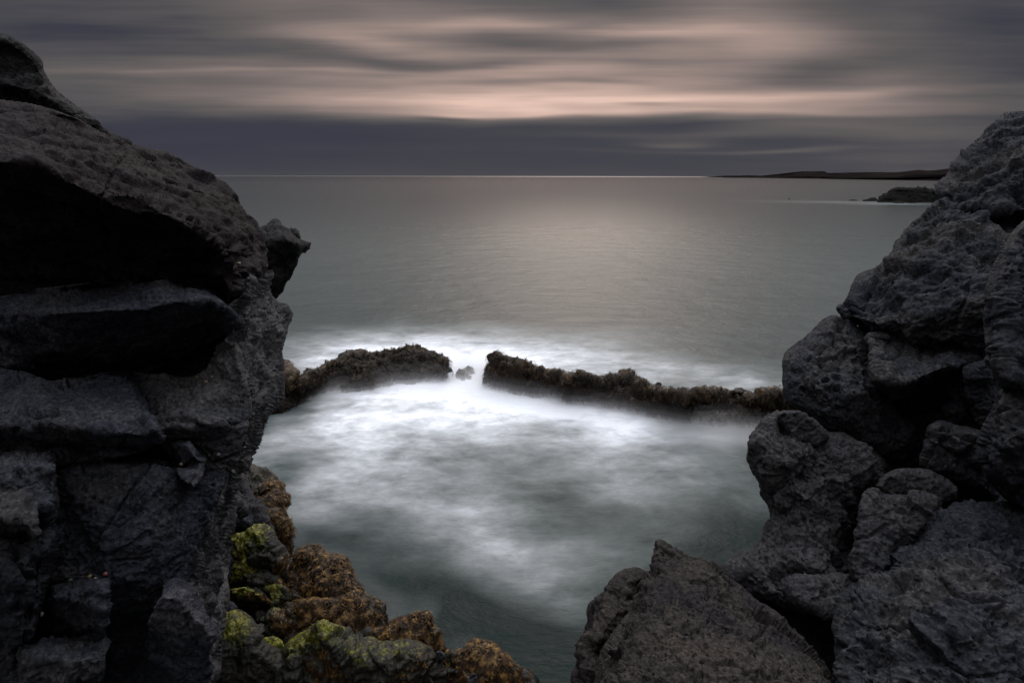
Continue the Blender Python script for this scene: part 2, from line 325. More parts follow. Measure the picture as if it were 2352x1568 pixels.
def solid(outline, ctrl, g=2.2, facet=False, rim=14, rimR=.12, thick=.6, blurn=2, amp=.05, big=.6, mid=.018, pits=.0, pitsize=.05, pitfrac=.5,
          seed=0, aniso=None, ridge=0.0, chaik=1, moss=None, weed=None, crack=0.0, fs=1.0, flow=0.0, crust=.011, lump=0.0, clip=.16, chips=.028, chipsize=.45, joint=.02, cuts=None, bulge=0.0):
    """closed rock body: an outline at real distances, facets or a rounded front, a full back, then noise, pits and cracks in world space"""
    lines = ctrl if isinstance(ctrl[0], list) else [[c] for c in ctrl]
    pts = [p for l in lines for p in l]
    f = rbf(pts)
    out = chaikin(outline, chaik) if chaik else [tuple(p[:2]) for p in outline]
    ox = np.array([p[0] for p in out], float); oy = np.array([p[1] for p in out], float)
    x0, y0 = ox.min()-g, oy.min()-g
    nx = int((ox.max()-x0)/g)+2; ny = int((oy.max()-y0)/g)+2
    X, Y = np.meshgrid(x0+np.arange(nx)*g, y0+np.arange(ny)*g)
    dist, ins, bx, by = seg_dist(X, Y, out)
    cell = ins[:-1,:-1] | ins[1:,:-1] | ins[:-1,1:] | ins[1:,1:]
    use = np.zeros_like(ins); use[:-1,:-1] |= cell; use[1:,:-1] |= cell; use[:-1,1:] |= cell; use[1:,1:] |= cell
    ext = use & ~ins
    X = np.where(ext, bx, X); Y = np.where(ext, by, Y); dist = np.where(ext, 0, dist)
    D = f(X, Y)
    if facet:
        v2 = [Vector((p[0], p[1])) for p in out]; dv = list(f(ox, oy)); e2 = [(k, (k+1) % len(out)) for k in range(len(out))]
        for l in lines:
            base = len(v2)
            for j, p in enumerate(l):
                v2.append(Vector((p[0], p[1]))); dv.append(p[2])
                if j: e2.append((base+j-1, base+j))
        r = delaunay_2d_cdt(v2, e2, [], 1, 1e-3, True)
        vv_, tris, orig = r[0], r[2], r[3]
        dd = [np.mean([dv[i] for i in o_]) if o_ else float(f(np.array(v.x), np.array(v.y))) for v, o_ in zip(vv_, orig)]
        DT = D.copy()
        for tr in tris:
            a, b_, c = (vv_[i] for i in tr); da, db, dc = (dd[i] for i in tr)
            den = (b_.y-c.y)*(a.x-c.x)+(c.x-b_.x)*(a.y-c.y)
            if abs(den) < 1e-6: continue
            ix0 = max(int((min(a.x, b_.x, c.x)-x0)/g)-1, 0); ix1 = int((max(a.x, b_.x, c.x)-x0)/g)+2
            iy0 = max(int((min(a.y, b_.y, c.y)-y0)/g)-1, 0); iy1 = int((max(a.y, b_.y, c.y)-y0)/g)+2
            xs = X[iy0:iy1, ix0:ix1]; ys = Y[iy0:iy1, ix0:ix1]
            l1 = ((b_.y-c.y)*(xs-c.x)+(c.x-b_.x)*(ys-c.y))/den; l2 = ((c.y-a.y)*(xs-c.x)+(a.x-c.x)*(ys-c.y))/den; l3 = 1-l1-l2
            m = (l1 > -1e-3) & (l2 > -1e-3) & (l3 > -1e-3)
            sub = DT[iy0:iy1, ix0:ix1]; sub[m] = (l1*da+l2*db+l3*dc)[m]
        D = blur(DT, use, blurn)
    t = np.clip(dist/rim, 0, 1); prof = 1-np.sqrt(np.clip(1-(1-t)**2, 0, 1))
    if bulge:
        D = D-bulge*np.sqrt(np.clip(dist/dist.max(), 0, 1))
    F0 = D+rimR*prof
    P0 = unproj(X, Y, F0)
    # smooth normals of the front
    du = np.gradient(P0, axis=1); dv_ = np.gradient(P0, axis=0)
    Nn = np.cross(du, dv_); Nn /= np.linalg.norm(Nn, axis=2, keepdims=True)+1e-12
    view = P0-np.array([0, 0, CAM_H]); Nn *= np.where((Nn*view).sum(2, keepdims=True) > 0, -1, 1)
    okn = (use & ~ext)
    Nn = np.where(okn[..., None], Nn, 0)
    for _ in range(5):
        S = Nn*2
        for ax in (0, 1):
            for s_ in (-1, 1): S = S+np.roll(Nn, s_, ax)
        Nn = S/(np.linalg.norm(S, axis=2, keepdims=True)+1e-9)*use[..., None]
    idx = -np.ones(X.shape, int); idx[use] = np.arange(use.sum()); nv = int(use.sum())
    V = P0[use]; NV = Nn[use]; tt = t[use]
    # edge normals bend outward
    calm = smooth(.0, .30, tt)*.82+.18
    q = V.astype(np.float32)/fs
    if aniso is not None:
        d_, k_ = aniso; d_ = np.array(d_, float); d_ /= np.linalg.norm(d_)
        qa = q-np.outer(q@d_, d_)*(1-1/k_)
    else: qa = q
    h = amp*fbm(q/big, 3, seed)
    h = h+calm*mid*1.6*fbm(qa/.14, 4, seed+50, .58)
    if ridge: h = h-calm*ridge*np.abs(fbm(qa/.22, 3, seed+80))*2+ridge*.4
    if crust: h = h+calm*crust*(.45-np.abs(perlin(qa/.055, seed+71)))*2+calm*crust*.6*(.4-np.abs(perlin(qa/.024, seed+72)))
    if chips:
        wq_ = qa+.05*np.stack([perlin(q/.25, seed+k) for k in (24, 25, 26)], 1)
        v1, e1_ = chipcells(wq_/chipsize, seed+27); v2_, e2_ = chipcells(wq_/(chipsize*.36), seed+28)
        mk = smooth(-.1, .15, perlin(q/.8, seed+29))
        h = h+(.35+.65*calm)*(chips*v1+chips*.36*v2_)-joint*calm*mk*smooth(.07, .0, e1_)-joint*.35*calm*(1-mk)*smooth(.10, .0, e2_)
    if lump:
        l1, _ = worley(q/.22+.3*np.stack([perlin(q/.15, seed+k) for k in (14, 15, 16)], 1), seed+17); l2, _ = worley(q/.09, seed+18); h = h+lump*(.5-l1)*1.3+lump*.45*(.5-l2)
    if flow: h = h+flow*(np.abs(perlin(qa/.07, seed+33)))
    if crack:
        wd = q+.12*np.stack([perlin(q/.3, seed+k) for k in (11, 12, 13)], 1)
        c1, r1 = worley(wd/.55, seed+21); h = h+crack*((r1-.5)*1.6)*smooth(.0, .3, c1*0+1)
    if pits:
        wq = qa+.01*np.stack([perlin(q/.04, seed+k) for k in (61, 62, 63)], 1)
        for s_, a_ in ((pitsize*2.6, 1.5), (pitsize*1.3, 1.0), (pitsize*.75, .55)):
            dd_, rr_ = worley(wq/s_, seed+int(s_*1000))
            rad = .18+.26*rr_
            dens = smooth(-.15, .25, perlin(q/.35, seed+91))*.6+.4
            h = h-calm*pits*a_*(rr_ < pitfrac)*dens*smooth(1.0, .55, dd_/rad)
    if cuts:
        # joints in the rock: lines of the outline plane carved as grooves
        gx, gy = X[use], Y[use]
        for (line, w_, dep) in cuts:
            bd = np.full(gx.shape, 1e9)
            wob = 3.5*perlin(q/.12, seed+44)+1.5*perlin(q/.04, seed+45)
            for k in range(len(line)-1):
                (ax_, ay_), (bx_, by_) = line[k], line[k+1]; ex, ey = bx_-ax_, by_-ay_
                s_ = np.clip(((gx-ax_)*ex+(gy-ay_)*ey)/(ex*ex+ey*ey+1e-9), 0, 1)
                bd = np.minimum(bd, np.hypot(gx-ax_-s_*ex, gy-ay_-s_*ey))
            h = h-dep*smooth(w_, w_*.15, bd+wob)
    h = np.clip(h, -.35, clip) if fs == 1 else h
    V = V+NV*(h*fs if fs != 1 else h)[:, None]
    # back body
    Bk = unproj(X, Y, F0+thick*(np.sqrt(np.clip(1-(1-t)**2, 0, 1))+.0)+1e-3)[use]
    Bk = Bk+(NV*(-.3*amp*fs))*0
    edge = np.zeros_like(use); edge |= ext
    # share the silhouette vertices
    em = ext[use]; bidx = np.arange(nv)+nv; bidx[em] = np.arange(nv)[em]
    remap = -np.ones(2*nv, int); remap[:nv] = np.arange(nv); keep = np.where(~em)[0]; remap[nv+keep] = nv+np.arange(len(keep))
    Vall = np.concatenate([V, Bk[keep]])
    cy, cx = np.where(cell)
    a = idx[cy, cx]; b = idx[cy, cx+1]; c = idx[cy+1, cx+1]; d = idx[cy+1, cx]
    Ff = np.stack([a, d, c, b], 1); Fb = remap[np.stack([bidx[a], bidx[b], bidx[c], bidx[d]], 1)]
    degen = em[a] & em[b] & em[c] & em[d]
    Fb = Fb[~degen]
    Fa = np.concatenate([Ff, Fb])
    nall = len(Vall); att = {}
    if moss is not None:
        gx, gy = X[use], Y[use]; mo = np.full(nv, -.5)
        for (mx_, my_, mr_, ms_) in moss: mo = np.maximum(mo, ms_*np.exp(-(((gx-mx_)**2+(gy-my_)**2)/(1.5*mr_)**2))-.10)
        mo = mo+.35*(NV[:,2]-.35)
        att['moss'] = np.r_[mo, np.zeros(nall-nv)]
    if weed is not None:
        gx, gy = X[use], Y[use]; wo_ = np.full(nv, -.5)
        for (mx_, my_, mr_, ms_) in weed: wo_ = np.maximum(wo_, ms_*np.exp(-(((gx-mx_)**2+(gy-my_)**2)/mr_**2)))
        att['weed'] = np.r_[wo_, np.zeros(nall-nv)]
    return Vall, Fa, att, (V, NV, nv, att)
GROUP = ['basalt blocks of the left cliff']
def rock(name, label, cat, mat, outline, ctrl, group=None, **kw):
    group = group or GROUP[0]
    V, F, att, info = solid(outline, ctrl, **kw)
    o = mesh_obj(name, V, F, mat, attrs=att); tag(o, label, cat, group)
    return o, info
def fronds(parent, info, mat, n, L, W, droop=.5, thr=0.0, up=.25, name='seaweed', stand=.3):
    """short wrack fronds lying on a rock and hanging down its sides"""
    V, NV, nv, att = info
    w = np.ones(nv)
    if 'weed' in att: w = np.clip(att['weed'][:nv]-thr+.6*fbm(V/.35, 2, 4), 0, 1)
    w = w*(V[:,2] > -.05)
    if w.sum() <= 0: return None
    pick = rng.choice(nv, n, p=w/w.sum()); B = V[pick]; Nm = NV[pick]
    down = np.array([0, 0, -1.0])+rng.normal(0, .55, (n, 3)); tang = down-(down*Nm).sum(1, keepdims=True)*Nm
    tang /= np.linalg.norm(tang, axis=1, keepdims=True)+1e-9
    side = np.cross(tang, Nm); ln = L*(.45+rng.random(n)**1.6*1.1); wd = W*(.5+rng.random(n))
    vs = []; K = 4
    for k in range(K):
        s = k/(K-1)
        lift = stand*np.sin(s*math.pi*.8)*ln*rng.uniform(.3, 1, n)
        c = B+tang*(ln*s)[:,None]+Nm*(lift+.004)[:,None]+np.array([0, 0, -1])*(droop*.25*ln*s*s)[:,None]+side*(ln*.22*np.sin(s*4+rng.random(n)*6))[:,None]
        ww = (wd*(.5+.5*math.sin(math.pi*min(s*1.25+.12, 1))))[:,None]*(1 if k < K-1 else .35)
        vs += [c-side*ww, c+side*ww]
    A = np.stack(vs, 1).reshape(-1, 3)
    base = (np.arange(n)*2*K)[:,None]
    F = np.concatenate([base+np.array([[2*k, 2*k+1, 2*k+3, 2*k+2]]) for k in range(K-1)])
    o = mesh_obj(name, A, F, mat, parent=parent, smooth_sh=True)
    tag(o, kind='stuff'); return o
# ------------------------------------------------------------------ sea: one sheet from the rocks to the horizon
def wxy(x, y):
    p = unproj(np.array(x, float), np.array(y, float), water_d(y)); return p[0], p[1]
# foam patches, each at its own place on the water: (x, y, rx, ry, strength, tilt)
FOAM = [(1060,838,190,42,1.1,0),(900,800,180,36,.50,0),(1250,818,200,34,.60,5),(760,822,130,36,.36,0),(1500,855,230,30,.34,6),(1720,885,110,22,.24,0),
        (1130,775,320,30,.20,0),(1085,872,120,36,1.5,0),(1180,918,150,26,1.0,0),(1330,948,150,26,.85,0),(1460,975,120,26,.45,0),(900,905,180,36,.52,0),
        (790,950,110,45,.46,0),(760,1010,100,50,.28,0),(860,1010,150,60,.28,0),(1010,950,160,50,.46,0),(1120,985,240,55,.34,0),(1350,1010,220,40,.30,0),(1560,1010,170,36,.20,0),
        (800,1085,170,60,.26,0),(900,1150,120,45,.22,0),(1050,1180,110,60,.20,0),(1140,1240,110,60,.32,0),(1180,1320,130,60,.20,0),(1290,1390,110,60,.12,0),
        (640,1010,70,70,.24,0),(690,1100,60,60,.12,0),(1480,1090,200,60,.10,0),(700,1290,60,25,.10,0),(900,1410,60,25,.08,0),
        (1480,1070,260,80,.14,0),(1320,1130,220,70,.12,0),(1350,1260,160,60,.09,0),(720,1150,90,60,.14,0),(980,1100,160,60,.14,0),(1060,1400,120,60,-.12,0),(900,1260,120,50,.03,0),(770,1210,120,70,.07,0),(1680,1240,170,70,-.02,0),(1100,1500,150,60,-.08,0),(1350,1160,120,40,-.06,0)]
FC = []
for (x, y, rx, ry, s, tl) in FOAM:
    cx_, cy_ = wxy(x, y); a = wxy(x+rx, y)[0]-cx_; y2 = wxy(x, max(y-ry, 560))[1]; y1 = wxy(x, y+ry)[1]
    FC.append((cx_, cy_, a, max((y2-y1)/2, .25), s))
SURF = [(1960,463,.011,160),(2060,467,.014,100),(1850,460,.004,120)]
def foam_at(Xw, Yw):
    q = np.stack([Xw, Yw, np.zeros_like(Xw)], 1)
    near = smooth(45, 22, np.hypot(Xw, Yw))
    wx_ = Xw+near*(1.0*fbm(q/2.6, 3, 201)); wy_ = Yw+near*(.8*fbm(q/2.2, 3, 202))
    f = np.zeros(len(Xw))
    for (cx_, cy_, a, b, s) in FC: f += s*np.exp(-((wx_-cx_)/a)**2-((wy_-cy_)/b)**2)
    pool = smooth(17, 12.5, Yw)
    tex = fbm(q*np.array([.55, 1.0, 1])/.9, 5, 210, .6)
    wis = fbm(np.stack([wx_*.8, wy_*1.5, 0*wx_], 1)/.55, 4, 214, .6)
    f = .92*f*(1+.75*tex+.35*wis)+pool*(.006+.02*tex)*near
    # sea beyond: long-exposure sheen with faint smeared texture
    far = 1-near
    f = f+(.034+.008*perlin(q*np.array([.15,.5,1]), 55))*(1-pool)*smooth(900, 60, Yw)
    for (x, y, s, r) in SURF:
        cx_, cy_ = wxy(x, y); a = abs(wxy(x+r, y)[0]-cx_); f += s*13*np.exp(-((Xw-cx_)/a)**2-((Yw-cy_)/3.2)**2)*(1+.4*perlin(q/4, 77))
    return np.clip(f, 0, 1.25)
def build_sea():
    ys = np.r_[np.linspace(1640, 640, 460), np.linspace(640, 420, 130)[1:]]
    ds = water_d(ys); Yw = ds*(CP+(784-ys)/FPX*SP)
    Yw = np.r_[Yw, 600, 900, 1500, 3000, 6000, 12000, 30000, 50000]
    cols = np.linspace(-1.25, 1.25, 620)
    Yw = np.r_[-12, -4, 0.5, Yw]
    sp = np.maximum(Yw, 4.5)*1.0
    X = sp[:,None]*cols[None]*1.15; Y = np.repeat(Yw[:,None], len(cols), 1)
    V = np.stack([X.ravel(), Y.ravel(), np.zeros(X.size)], 1)
    f = foam_at(V[:,0], V[:,1])
    # a low swell, smoothed by the long exposure
    r, c = X.shape; I = np.arange(r*c).reshape(r, c)
    F = np.stack([I[:-1,:-1], I[:-1,1:], I[1:,1:], I[1:,:-1]], -1).reshape(-1, 4)
    return V, F, f
m, t, b = nodes('sea_water')
at = N(t, 'ShaderNodeAttribute', attribute_name='foam')
g = N(t, 'ShaderNodeNewGeometry')
mp = N(t, 'ShaderNodeMapping'); mp.inputs['Scale'].default_value = (1.0, 1.35, 1); t.links.new(g.outputs['Position'], mp.inputs[0])
nA = N(t, 'ShaderNodeTexNoise', Scale=3.4, Detail=7.0, Roughness=.68, Distortion=.6); t.links.new(mp.outputs[0], nA.inputs['Vector'])
nB = N(t, 'ShaderNodeTexNoise', Scale=.35, Detail=5.0, Roughness=.6); t.links.new(mp.outputs[0], nB.inputs['Vector'])
fm = tmath(t, 'MULTIPLY', at.outputs['Fac'], tmath(t, 'ADD', tmath(t, 'MULTIPLY', nA.outputs[0], .9), .55), True)
wcol = ramp_n(t, fm, [(0, (.004,.013,.0125)), (.12, (.095,.112,.112)), (.3, (.245,.262,.268)), (.6, (.505,.53,.56)), (1, (.86,.89,.93))])
t.links.new(wcol, b.inputs['Base Color'])
ln = N(t, 'ShaderNodeVectorMath', operation='LENGTH'); t.links.new(g.outputs['Position'], ln.inputs[0])
rg = N(t, 'ShaderNodeMapRange', interpolation_type='SMOOTHSTEP'); t.links.new(tmath(t, 'DIVIDE', 1.0, ln.outputs['Value']), rg.inputs[0])
rg.inputs['From Min'].default_value = .004; rg.inputs['From Max'].default_value = .03; rg.inputs['To Min'].default_value = .13; rg.inputs['To Max'].default_value = .37   # calmer water far out
rh = N(t, 'ShaderNodeMapRange', interpolation_type='SMOOTHSTEP'); t.links.new(tmath(t, 'DIVIDE', 1.0, ln.outputs['Value']), rh.inputs[0])
rh.inputs['From Min'].default_value = .00040; rh.inputs['From Max'].default_value = .00012; rh.inputs['To Max'].default_value = .30   # wind-roughened water at the horizon
t.links.new(tmath(t, 'ADD', rh.outputs[0], tmath(t, 'ADD', tmath(t, 'MULTIPLY', fm, .45), rg.outputs[0])), b.inputs['Roughness'])
b.inputs['IOR'].default_value = 1.333
rs = N(t, 'ShaderNodeMapRange', interpolation_type='SMOOTHSTEP'); t.links.new(tmath(t, 'DIVIDE', 1.0, ln.outputs['Value']), rs.inputs[0])
rs.inputs['From Min'].default_value = .04; rs.inputs['From Max'].default_value = .09; rs.inputs['To Min'].default_value = .36; rs.inputs['To Max'].default_value = .13
t.links.new(tmath(t, 'SUBTRACT', rs.outputs[0], tmath(t, 'MULTIPLY', fm, .10)), b.inputs['Specular IOR Level'])
bp = N(t, 'ShaderNodeBump', Strength=.5, Distance=.25); t.links.new(nB.outputs[0], bp.inputs['Height'])
mw = N(t, 'ShaderNodeMapping'); mw.inputs['Scale'].default_value = (.55, 1.3, 1); t.links.new(g.outputs['Position'], mw.inputs[0])
nW = N(t, 'ShaderNodeTexNoise', Scale=.9, Detail=7.0, Roughness=.72, Distortion=.3); t.links.new(mw.outputs[0], nW.inputs['Vector'])
bw = N(t, 'ShaderNodeBump', Strength=.30, Distance=.30); t.links.new(nW.outputs[0], bw.inputs['Height']); t.links.new(bp.outputs[0], bw.inputs['Normal'])
bq = N(t, 'ShaderNodeBump', Strength=.16, Distance=.02); t.links.new(nA.outputs[0], bq.inputs['Height']); t.links.new(bw.outputs[0], bq.inputs['Normal'])
t.links.new(bq.outputs[0], b.inputs['Normal'])
M_sea = m
V, F, f = build_sea()
sea = mesh_obj('sea', V, F, M_sea, attrs={'foam': f}); tag(sea, kind='structure')

# ------------------------------------------------------------------ left cliff
LEFT = 'dark basalt blocks of the left cliff'
kw = dict(facet=True, group=None)
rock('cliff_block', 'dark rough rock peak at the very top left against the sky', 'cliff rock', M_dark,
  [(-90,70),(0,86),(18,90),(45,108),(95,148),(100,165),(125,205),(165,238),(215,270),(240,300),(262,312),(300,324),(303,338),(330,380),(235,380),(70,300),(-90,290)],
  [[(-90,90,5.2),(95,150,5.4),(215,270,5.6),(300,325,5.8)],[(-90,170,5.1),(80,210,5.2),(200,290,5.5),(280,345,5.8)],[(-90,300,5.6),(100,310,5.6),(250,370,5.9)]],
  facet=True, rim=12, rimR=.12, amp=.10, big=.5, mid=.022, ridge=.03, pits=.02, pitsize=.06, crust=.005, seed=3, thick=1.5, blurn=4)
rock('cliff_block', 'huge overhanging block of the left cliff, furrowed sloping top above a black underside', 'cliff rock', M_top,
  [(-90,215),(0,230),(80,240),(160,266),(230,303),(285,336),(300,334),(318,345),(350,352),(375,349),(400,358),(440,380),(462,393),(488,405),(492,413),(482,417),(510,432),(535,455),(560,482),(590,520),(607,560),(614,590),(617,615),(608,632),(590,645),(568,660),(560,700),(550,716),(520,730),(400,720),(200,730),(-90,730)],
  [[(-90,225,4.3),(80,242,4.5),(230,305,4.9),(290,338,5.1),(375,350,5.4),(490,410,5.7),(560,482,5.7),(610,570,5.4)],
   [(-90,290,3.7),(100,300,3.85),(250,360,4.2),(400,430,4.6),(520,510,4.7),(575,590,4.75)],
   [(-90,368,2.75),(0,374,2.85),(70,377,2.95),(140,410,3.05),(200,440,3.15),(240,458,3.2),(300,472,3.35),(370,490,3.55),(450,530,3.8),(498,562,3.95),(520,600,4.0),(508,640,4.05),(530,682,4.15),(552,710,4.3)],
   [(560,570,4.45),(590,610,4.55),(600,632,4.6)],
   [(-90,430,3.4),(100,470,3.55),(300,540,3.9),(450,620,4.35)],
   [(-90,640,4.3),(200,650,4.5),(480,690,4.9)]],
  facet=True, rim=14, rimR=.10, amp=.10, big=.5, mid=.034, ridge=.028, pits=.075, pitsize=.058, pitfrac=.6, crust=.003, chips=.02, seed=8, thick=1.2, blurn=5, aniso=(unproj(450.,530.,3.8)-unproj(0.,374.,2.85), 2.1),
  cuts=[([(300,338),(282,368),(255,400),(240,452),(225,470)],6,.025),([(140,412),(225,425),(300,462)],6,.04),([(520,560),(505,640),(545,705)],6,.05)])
rock('cliff_block', 'black recessed rock with a thin lit lip under the big overhang, left', 'cliff rock', M_left,
  [(-90,690),(60,675),(118,664),(180,652),(230,648),(330,655),(380,648),(455,652),(486,664),(520,682),(531,710),(557,737),(553,750),(520,772),(470,790),(400,835),(330,862),(200,885),(120,900),(-90,900)],
  [[(-90,700,4.5),(120,668,4.0),(300,652,4.2),(455,655,4.5),(520,686,4.6)],[(-90,725,4.4),(130,722,3.35),(240,714,3.4),(330,712,3.5),(400,694,3.65),(480,690,3.85),(522,712,3.95),(552,744,4.1)],
   [(-90,780,4.7),(140,790,3.9),(330,780,4.1),(480,765,4.5)],[(-90,880,5.0),(200,870,4.6),(400,830,4.8)]],
  facet=True, rim=8, rimR=.06, amp=.05, mid=.022, ridge=.02, pits=.01, seed=13, thick=1.0, blurn=2)
rock('cliff_block', 'flat-topped blue-black slab with a paler slanting right edge, left cliff', 'cliff rock', M_left,
  [(-90,840),(0,852),(65,858),(125,878),(165,874),(210,855),(298,852),(308,862),(330,898),(345,934),(352,960),(378,1000),(372,1016),(330,1040),(200,1060),(60,1060),(-90,1060)],
  [[(-90,850,4.0),(65,862,3.9),(165,878,3.9),(300,856,4.1)],[(-90,930,3.5),(100,930,3.45),(280,905,3.6)],
   [(-90,985,3.2),(0,980,3.2),(60,984,3.2),(100,972,3.18),(200,986,3.15),(280,998,3.2),(325,1002,3.25),(372,1008,3.4)],
   [(296,862,3.9),(325,930,3.5),(355,985,3.2)],[(306,866,4.2),(338,925,3.9),(368,990,3.6)],[(-90,1020,3.6),(200,1030,3.6),(350,1032,3.7)]],
  facet=True, rim=9, rimR=.07, amp=.06, mid=.020, ridge=.018, pits=.025, pitsize=.035, seed=21, thick=1.0, blurn=2,
  cuts=[([(160,892),(200,902),(230,890),(290,880),(300,868)],5,.05),([(40,985),(70,965),(130,955)],9,.10)])
rock('cliff_block', 'broad lit rock of the left cliff with a sharp corner beside the porous face', 'cliff rock', M_strip_lit,
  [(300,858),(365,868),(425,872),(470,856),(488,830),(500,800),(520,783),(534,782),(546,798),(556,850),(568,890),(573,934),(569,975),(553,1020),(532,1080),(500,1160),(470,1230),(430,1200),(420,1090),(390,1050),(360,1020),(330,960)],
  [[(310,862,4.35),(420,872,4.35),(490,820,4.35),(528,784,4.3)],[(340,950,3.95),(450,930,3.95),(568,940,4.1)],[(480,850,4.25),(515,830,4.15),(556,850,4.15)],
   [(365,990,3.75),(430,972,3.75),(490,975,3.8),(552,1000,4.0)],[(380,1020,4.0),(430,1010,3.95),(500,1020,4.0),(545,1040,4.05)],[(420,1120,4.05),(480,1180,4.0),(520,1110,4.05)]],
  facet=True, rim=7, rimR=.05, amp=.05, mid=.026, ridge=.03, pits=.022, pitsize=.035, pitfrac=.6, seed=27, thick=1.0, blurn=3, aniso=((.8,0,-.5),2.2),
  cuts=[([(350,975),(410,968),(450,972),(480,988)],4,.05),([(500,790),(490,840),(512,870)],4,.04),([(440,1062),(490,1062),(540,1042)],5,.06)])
rock('rock_wedge', 'small dark wedge of rock sticking out of the middle crevice, left cliff', 'rock', M_left,
  [(402,1015),(438,1010),(444,1022),(468,1052),(476,1063),(460,1066),(446,1052),(430,1060),(396,1058),(390,1035)],
  [[(402,1018,3.85),(438,1012,3.8),(470,1060,3.75)],[(430,1024,3.6),(452,1058,3.58)],[(395,1050,3.9)]],
  facet=True, rim=5, rimR=.04, amp=.02, mid=.012, pits=.006, seed=31, thick=.3, blurn=1)
rock('cliff_block', 'wide dim cliff face with shallow pits below the lit slab at lower left', 'cliff rock', M_left,
  [(115,1020),(180,1030),(240,1040),(310,1055),(380,1062),(425,1085),(480,1075),(525,1080),(530,1100),(500,1170),(470,1230),(445,1290),(425,1350),(400,1400),(370,1470),(330,1610),(200,1610),(150,1610),(70,1480),(70,1340),(110,1200)],
  [[(120,1030,3.9),(200,1045,3.9),(310,1060,3.95),(430,1090,3.95),(525,1085,4.0)],[(135,1080,3.35),(300,1085,3.42),(380,1095,3.6),(480,1110,3.8)],
   [(120,1200,3.4),(250,1220,3.3),(360,1180,3.45),(440,1120,3.75)],[(330,1250,3.35),(420,1220,3.6),(480,1180,3.8)],
   [(110,1330,3.3),(240,1330,3.25),(340,1330,3.4),(420,1330,3.6)],[(100,1480,3.7),(250,1450,3.6),(340,1450,3.7)],[(200,1600,3.9),(330,1600,3.9)]],
  facet=True, rim=10, rimR=.08, amp=.07, mid=.022, ridge=.02, pits=.028, pitsize=.034, pitfrac=.35, seed=35, thick=1.0, blurn=5,
  cuts=[([(330,1092),(350,1075),(410,1068),(440,1062)],4,.05),([(198,1340),(205,1290),(225,1250),(262,1190),(300,1130),(325,1090)],4,.035),([(255,1290),(330,1288)],4,.03)])
rock('rock_chip', 'small triangular pale rock on the dim lower face of the left cliff', 'rock', M_left,
  [(402,1076),(440,1072),(470,1070),(474,1076),(466,1100),(446,1126),(438,1118),(412,1095)],
  [[(402,1078,3.62),(472,1073,3.72)],[(412,1096,3.5),(445,1122,3.46)],[(440,1090,3.52)]],
  facet=True, rim=5, rimR=.04, amp=.015, mid=.008, seed=37, thick=.35, blurn=1)
rock('cliff_block', 'dark square rock under the crack that holds coloured shells, lower left', 'cliff rock', M_left,
  [(118,1344),(158,1331),(208,1324),(244,1320),(253,1332),(249,1385),(246,1462),(238,1472),(200,1476),(150,1473),(70,1466),(96,1420),(118,1362)],
  [[(120,1345,3.3),(208,1326,3.25),(250,1324,3.3)],[(125,1375,3.05),(240,1350,3.02)],[(150,1440,3.2),(244,1455,3.05)],[(80,1465,3.6),(200,1475,3.3)],[(105,1400,3.5)]],
  facet=True, rim=7, rimR=.06, amp=.035, mid=.015, ridge=.012, pits=.018, pitsize=.03, pitfrac=.35, seed=41, thick=.9, blurn=3,
  cuts=[([(162,1335),(155,1370),(158,1420),(172,1440)],4,.025)])
rock('cliff_block', 'rough grey step of rock at the bottom left corner with a lit top edge', 'cliff rock', M_right,
  [(40,1466),(100,1470),(160,1474),(232,1476),(238,1500),(236,1560),(230,1610),(0,1610),(20,1540)],
  [[(45,1470,3.25),(230,1478,3.2)],[(30,1500,2.95),(130,1515,2.85),(234,1515,2.9)],[(20,1600,3.0),(120,1600,2.95),(230,1600,3.05)]],
  facet=True, rim=8, rimR=.06, amp=.06, big=.4, mid=.035, ridge=.03, pits=.02, pitsize=.04, seed=44, thick=.9, blurn=3)
rock('cliff_block', 'tall dark column of rock along the lower left edge with a straight right corner', 'cliff rock', M_left,
  [(-90,1018),(0,1022),(50,1036),(90,1038),(118,1032),(126,1060),(128,1100),(134,1160),(134,1215),(124,1280),(100,1350),(82,1450),(48,1500),(20,1610),(-90,1610)],
  [[(-90,1020,3.6),(60,1042,3.5),(118,1036,3.6)],[(-90,1060,3.15),(60,1075,3.0),(108,1070,3.0)],[(112,1170,2.95),(105,1260,2.98),(90,1340,3.05),(60,1480,3.05)],[(-90,1300,3.1),(128,1200,3.3),(118,1290,3.3)],[(-90,1600,3.2),(20,1600,3.3)]],
  facet=True, rim=8, rimR=.09, amp=.05, mid=.022, ridge=.02, pits=.02, pitsize=.03, seed=48, thick=.9, blurn=3)
rock('cliff_block', 'grey capped knob of rock at the left edge with a dark hollow under its cap', 'cliff rock', M_right,
  [(-90,1100),(0,1106),(60,1117),(90,1124),(93,1150),(90,1190),(96,1230),(93,1270),(62,1300),(56,1360),(50,1410),(42,1490),(0,1610),(-90,1610)],
  [[(-90,1110,3.05),(60,1122,2.95),(88,1130,3.0)],[(-90,1180,2.65),(30,1195,2.6),(75,1225,2.7)],[(-90,1215,2.72),(0,1225,2.9),(65,1235,3.0)],[(-90,1290,2.75),(30,1290,2.72),(80,1260,2.85)],[(-90,1450,2.8),(30,1450,2.85)],[(-90,1600,2.9),(0,1600,3.0)]],
  facet=True, rim=9, rimR=.09, amp=.06, big=.35, mid=.03, ridge=.03, pits=.02, pitsize=.035, seed=52, thick=.8, blurn=3, aniso=((0,.1,1),1.8),
  cuts=[([(40,1270),(55,1330),(40,1400)],6,.06)])
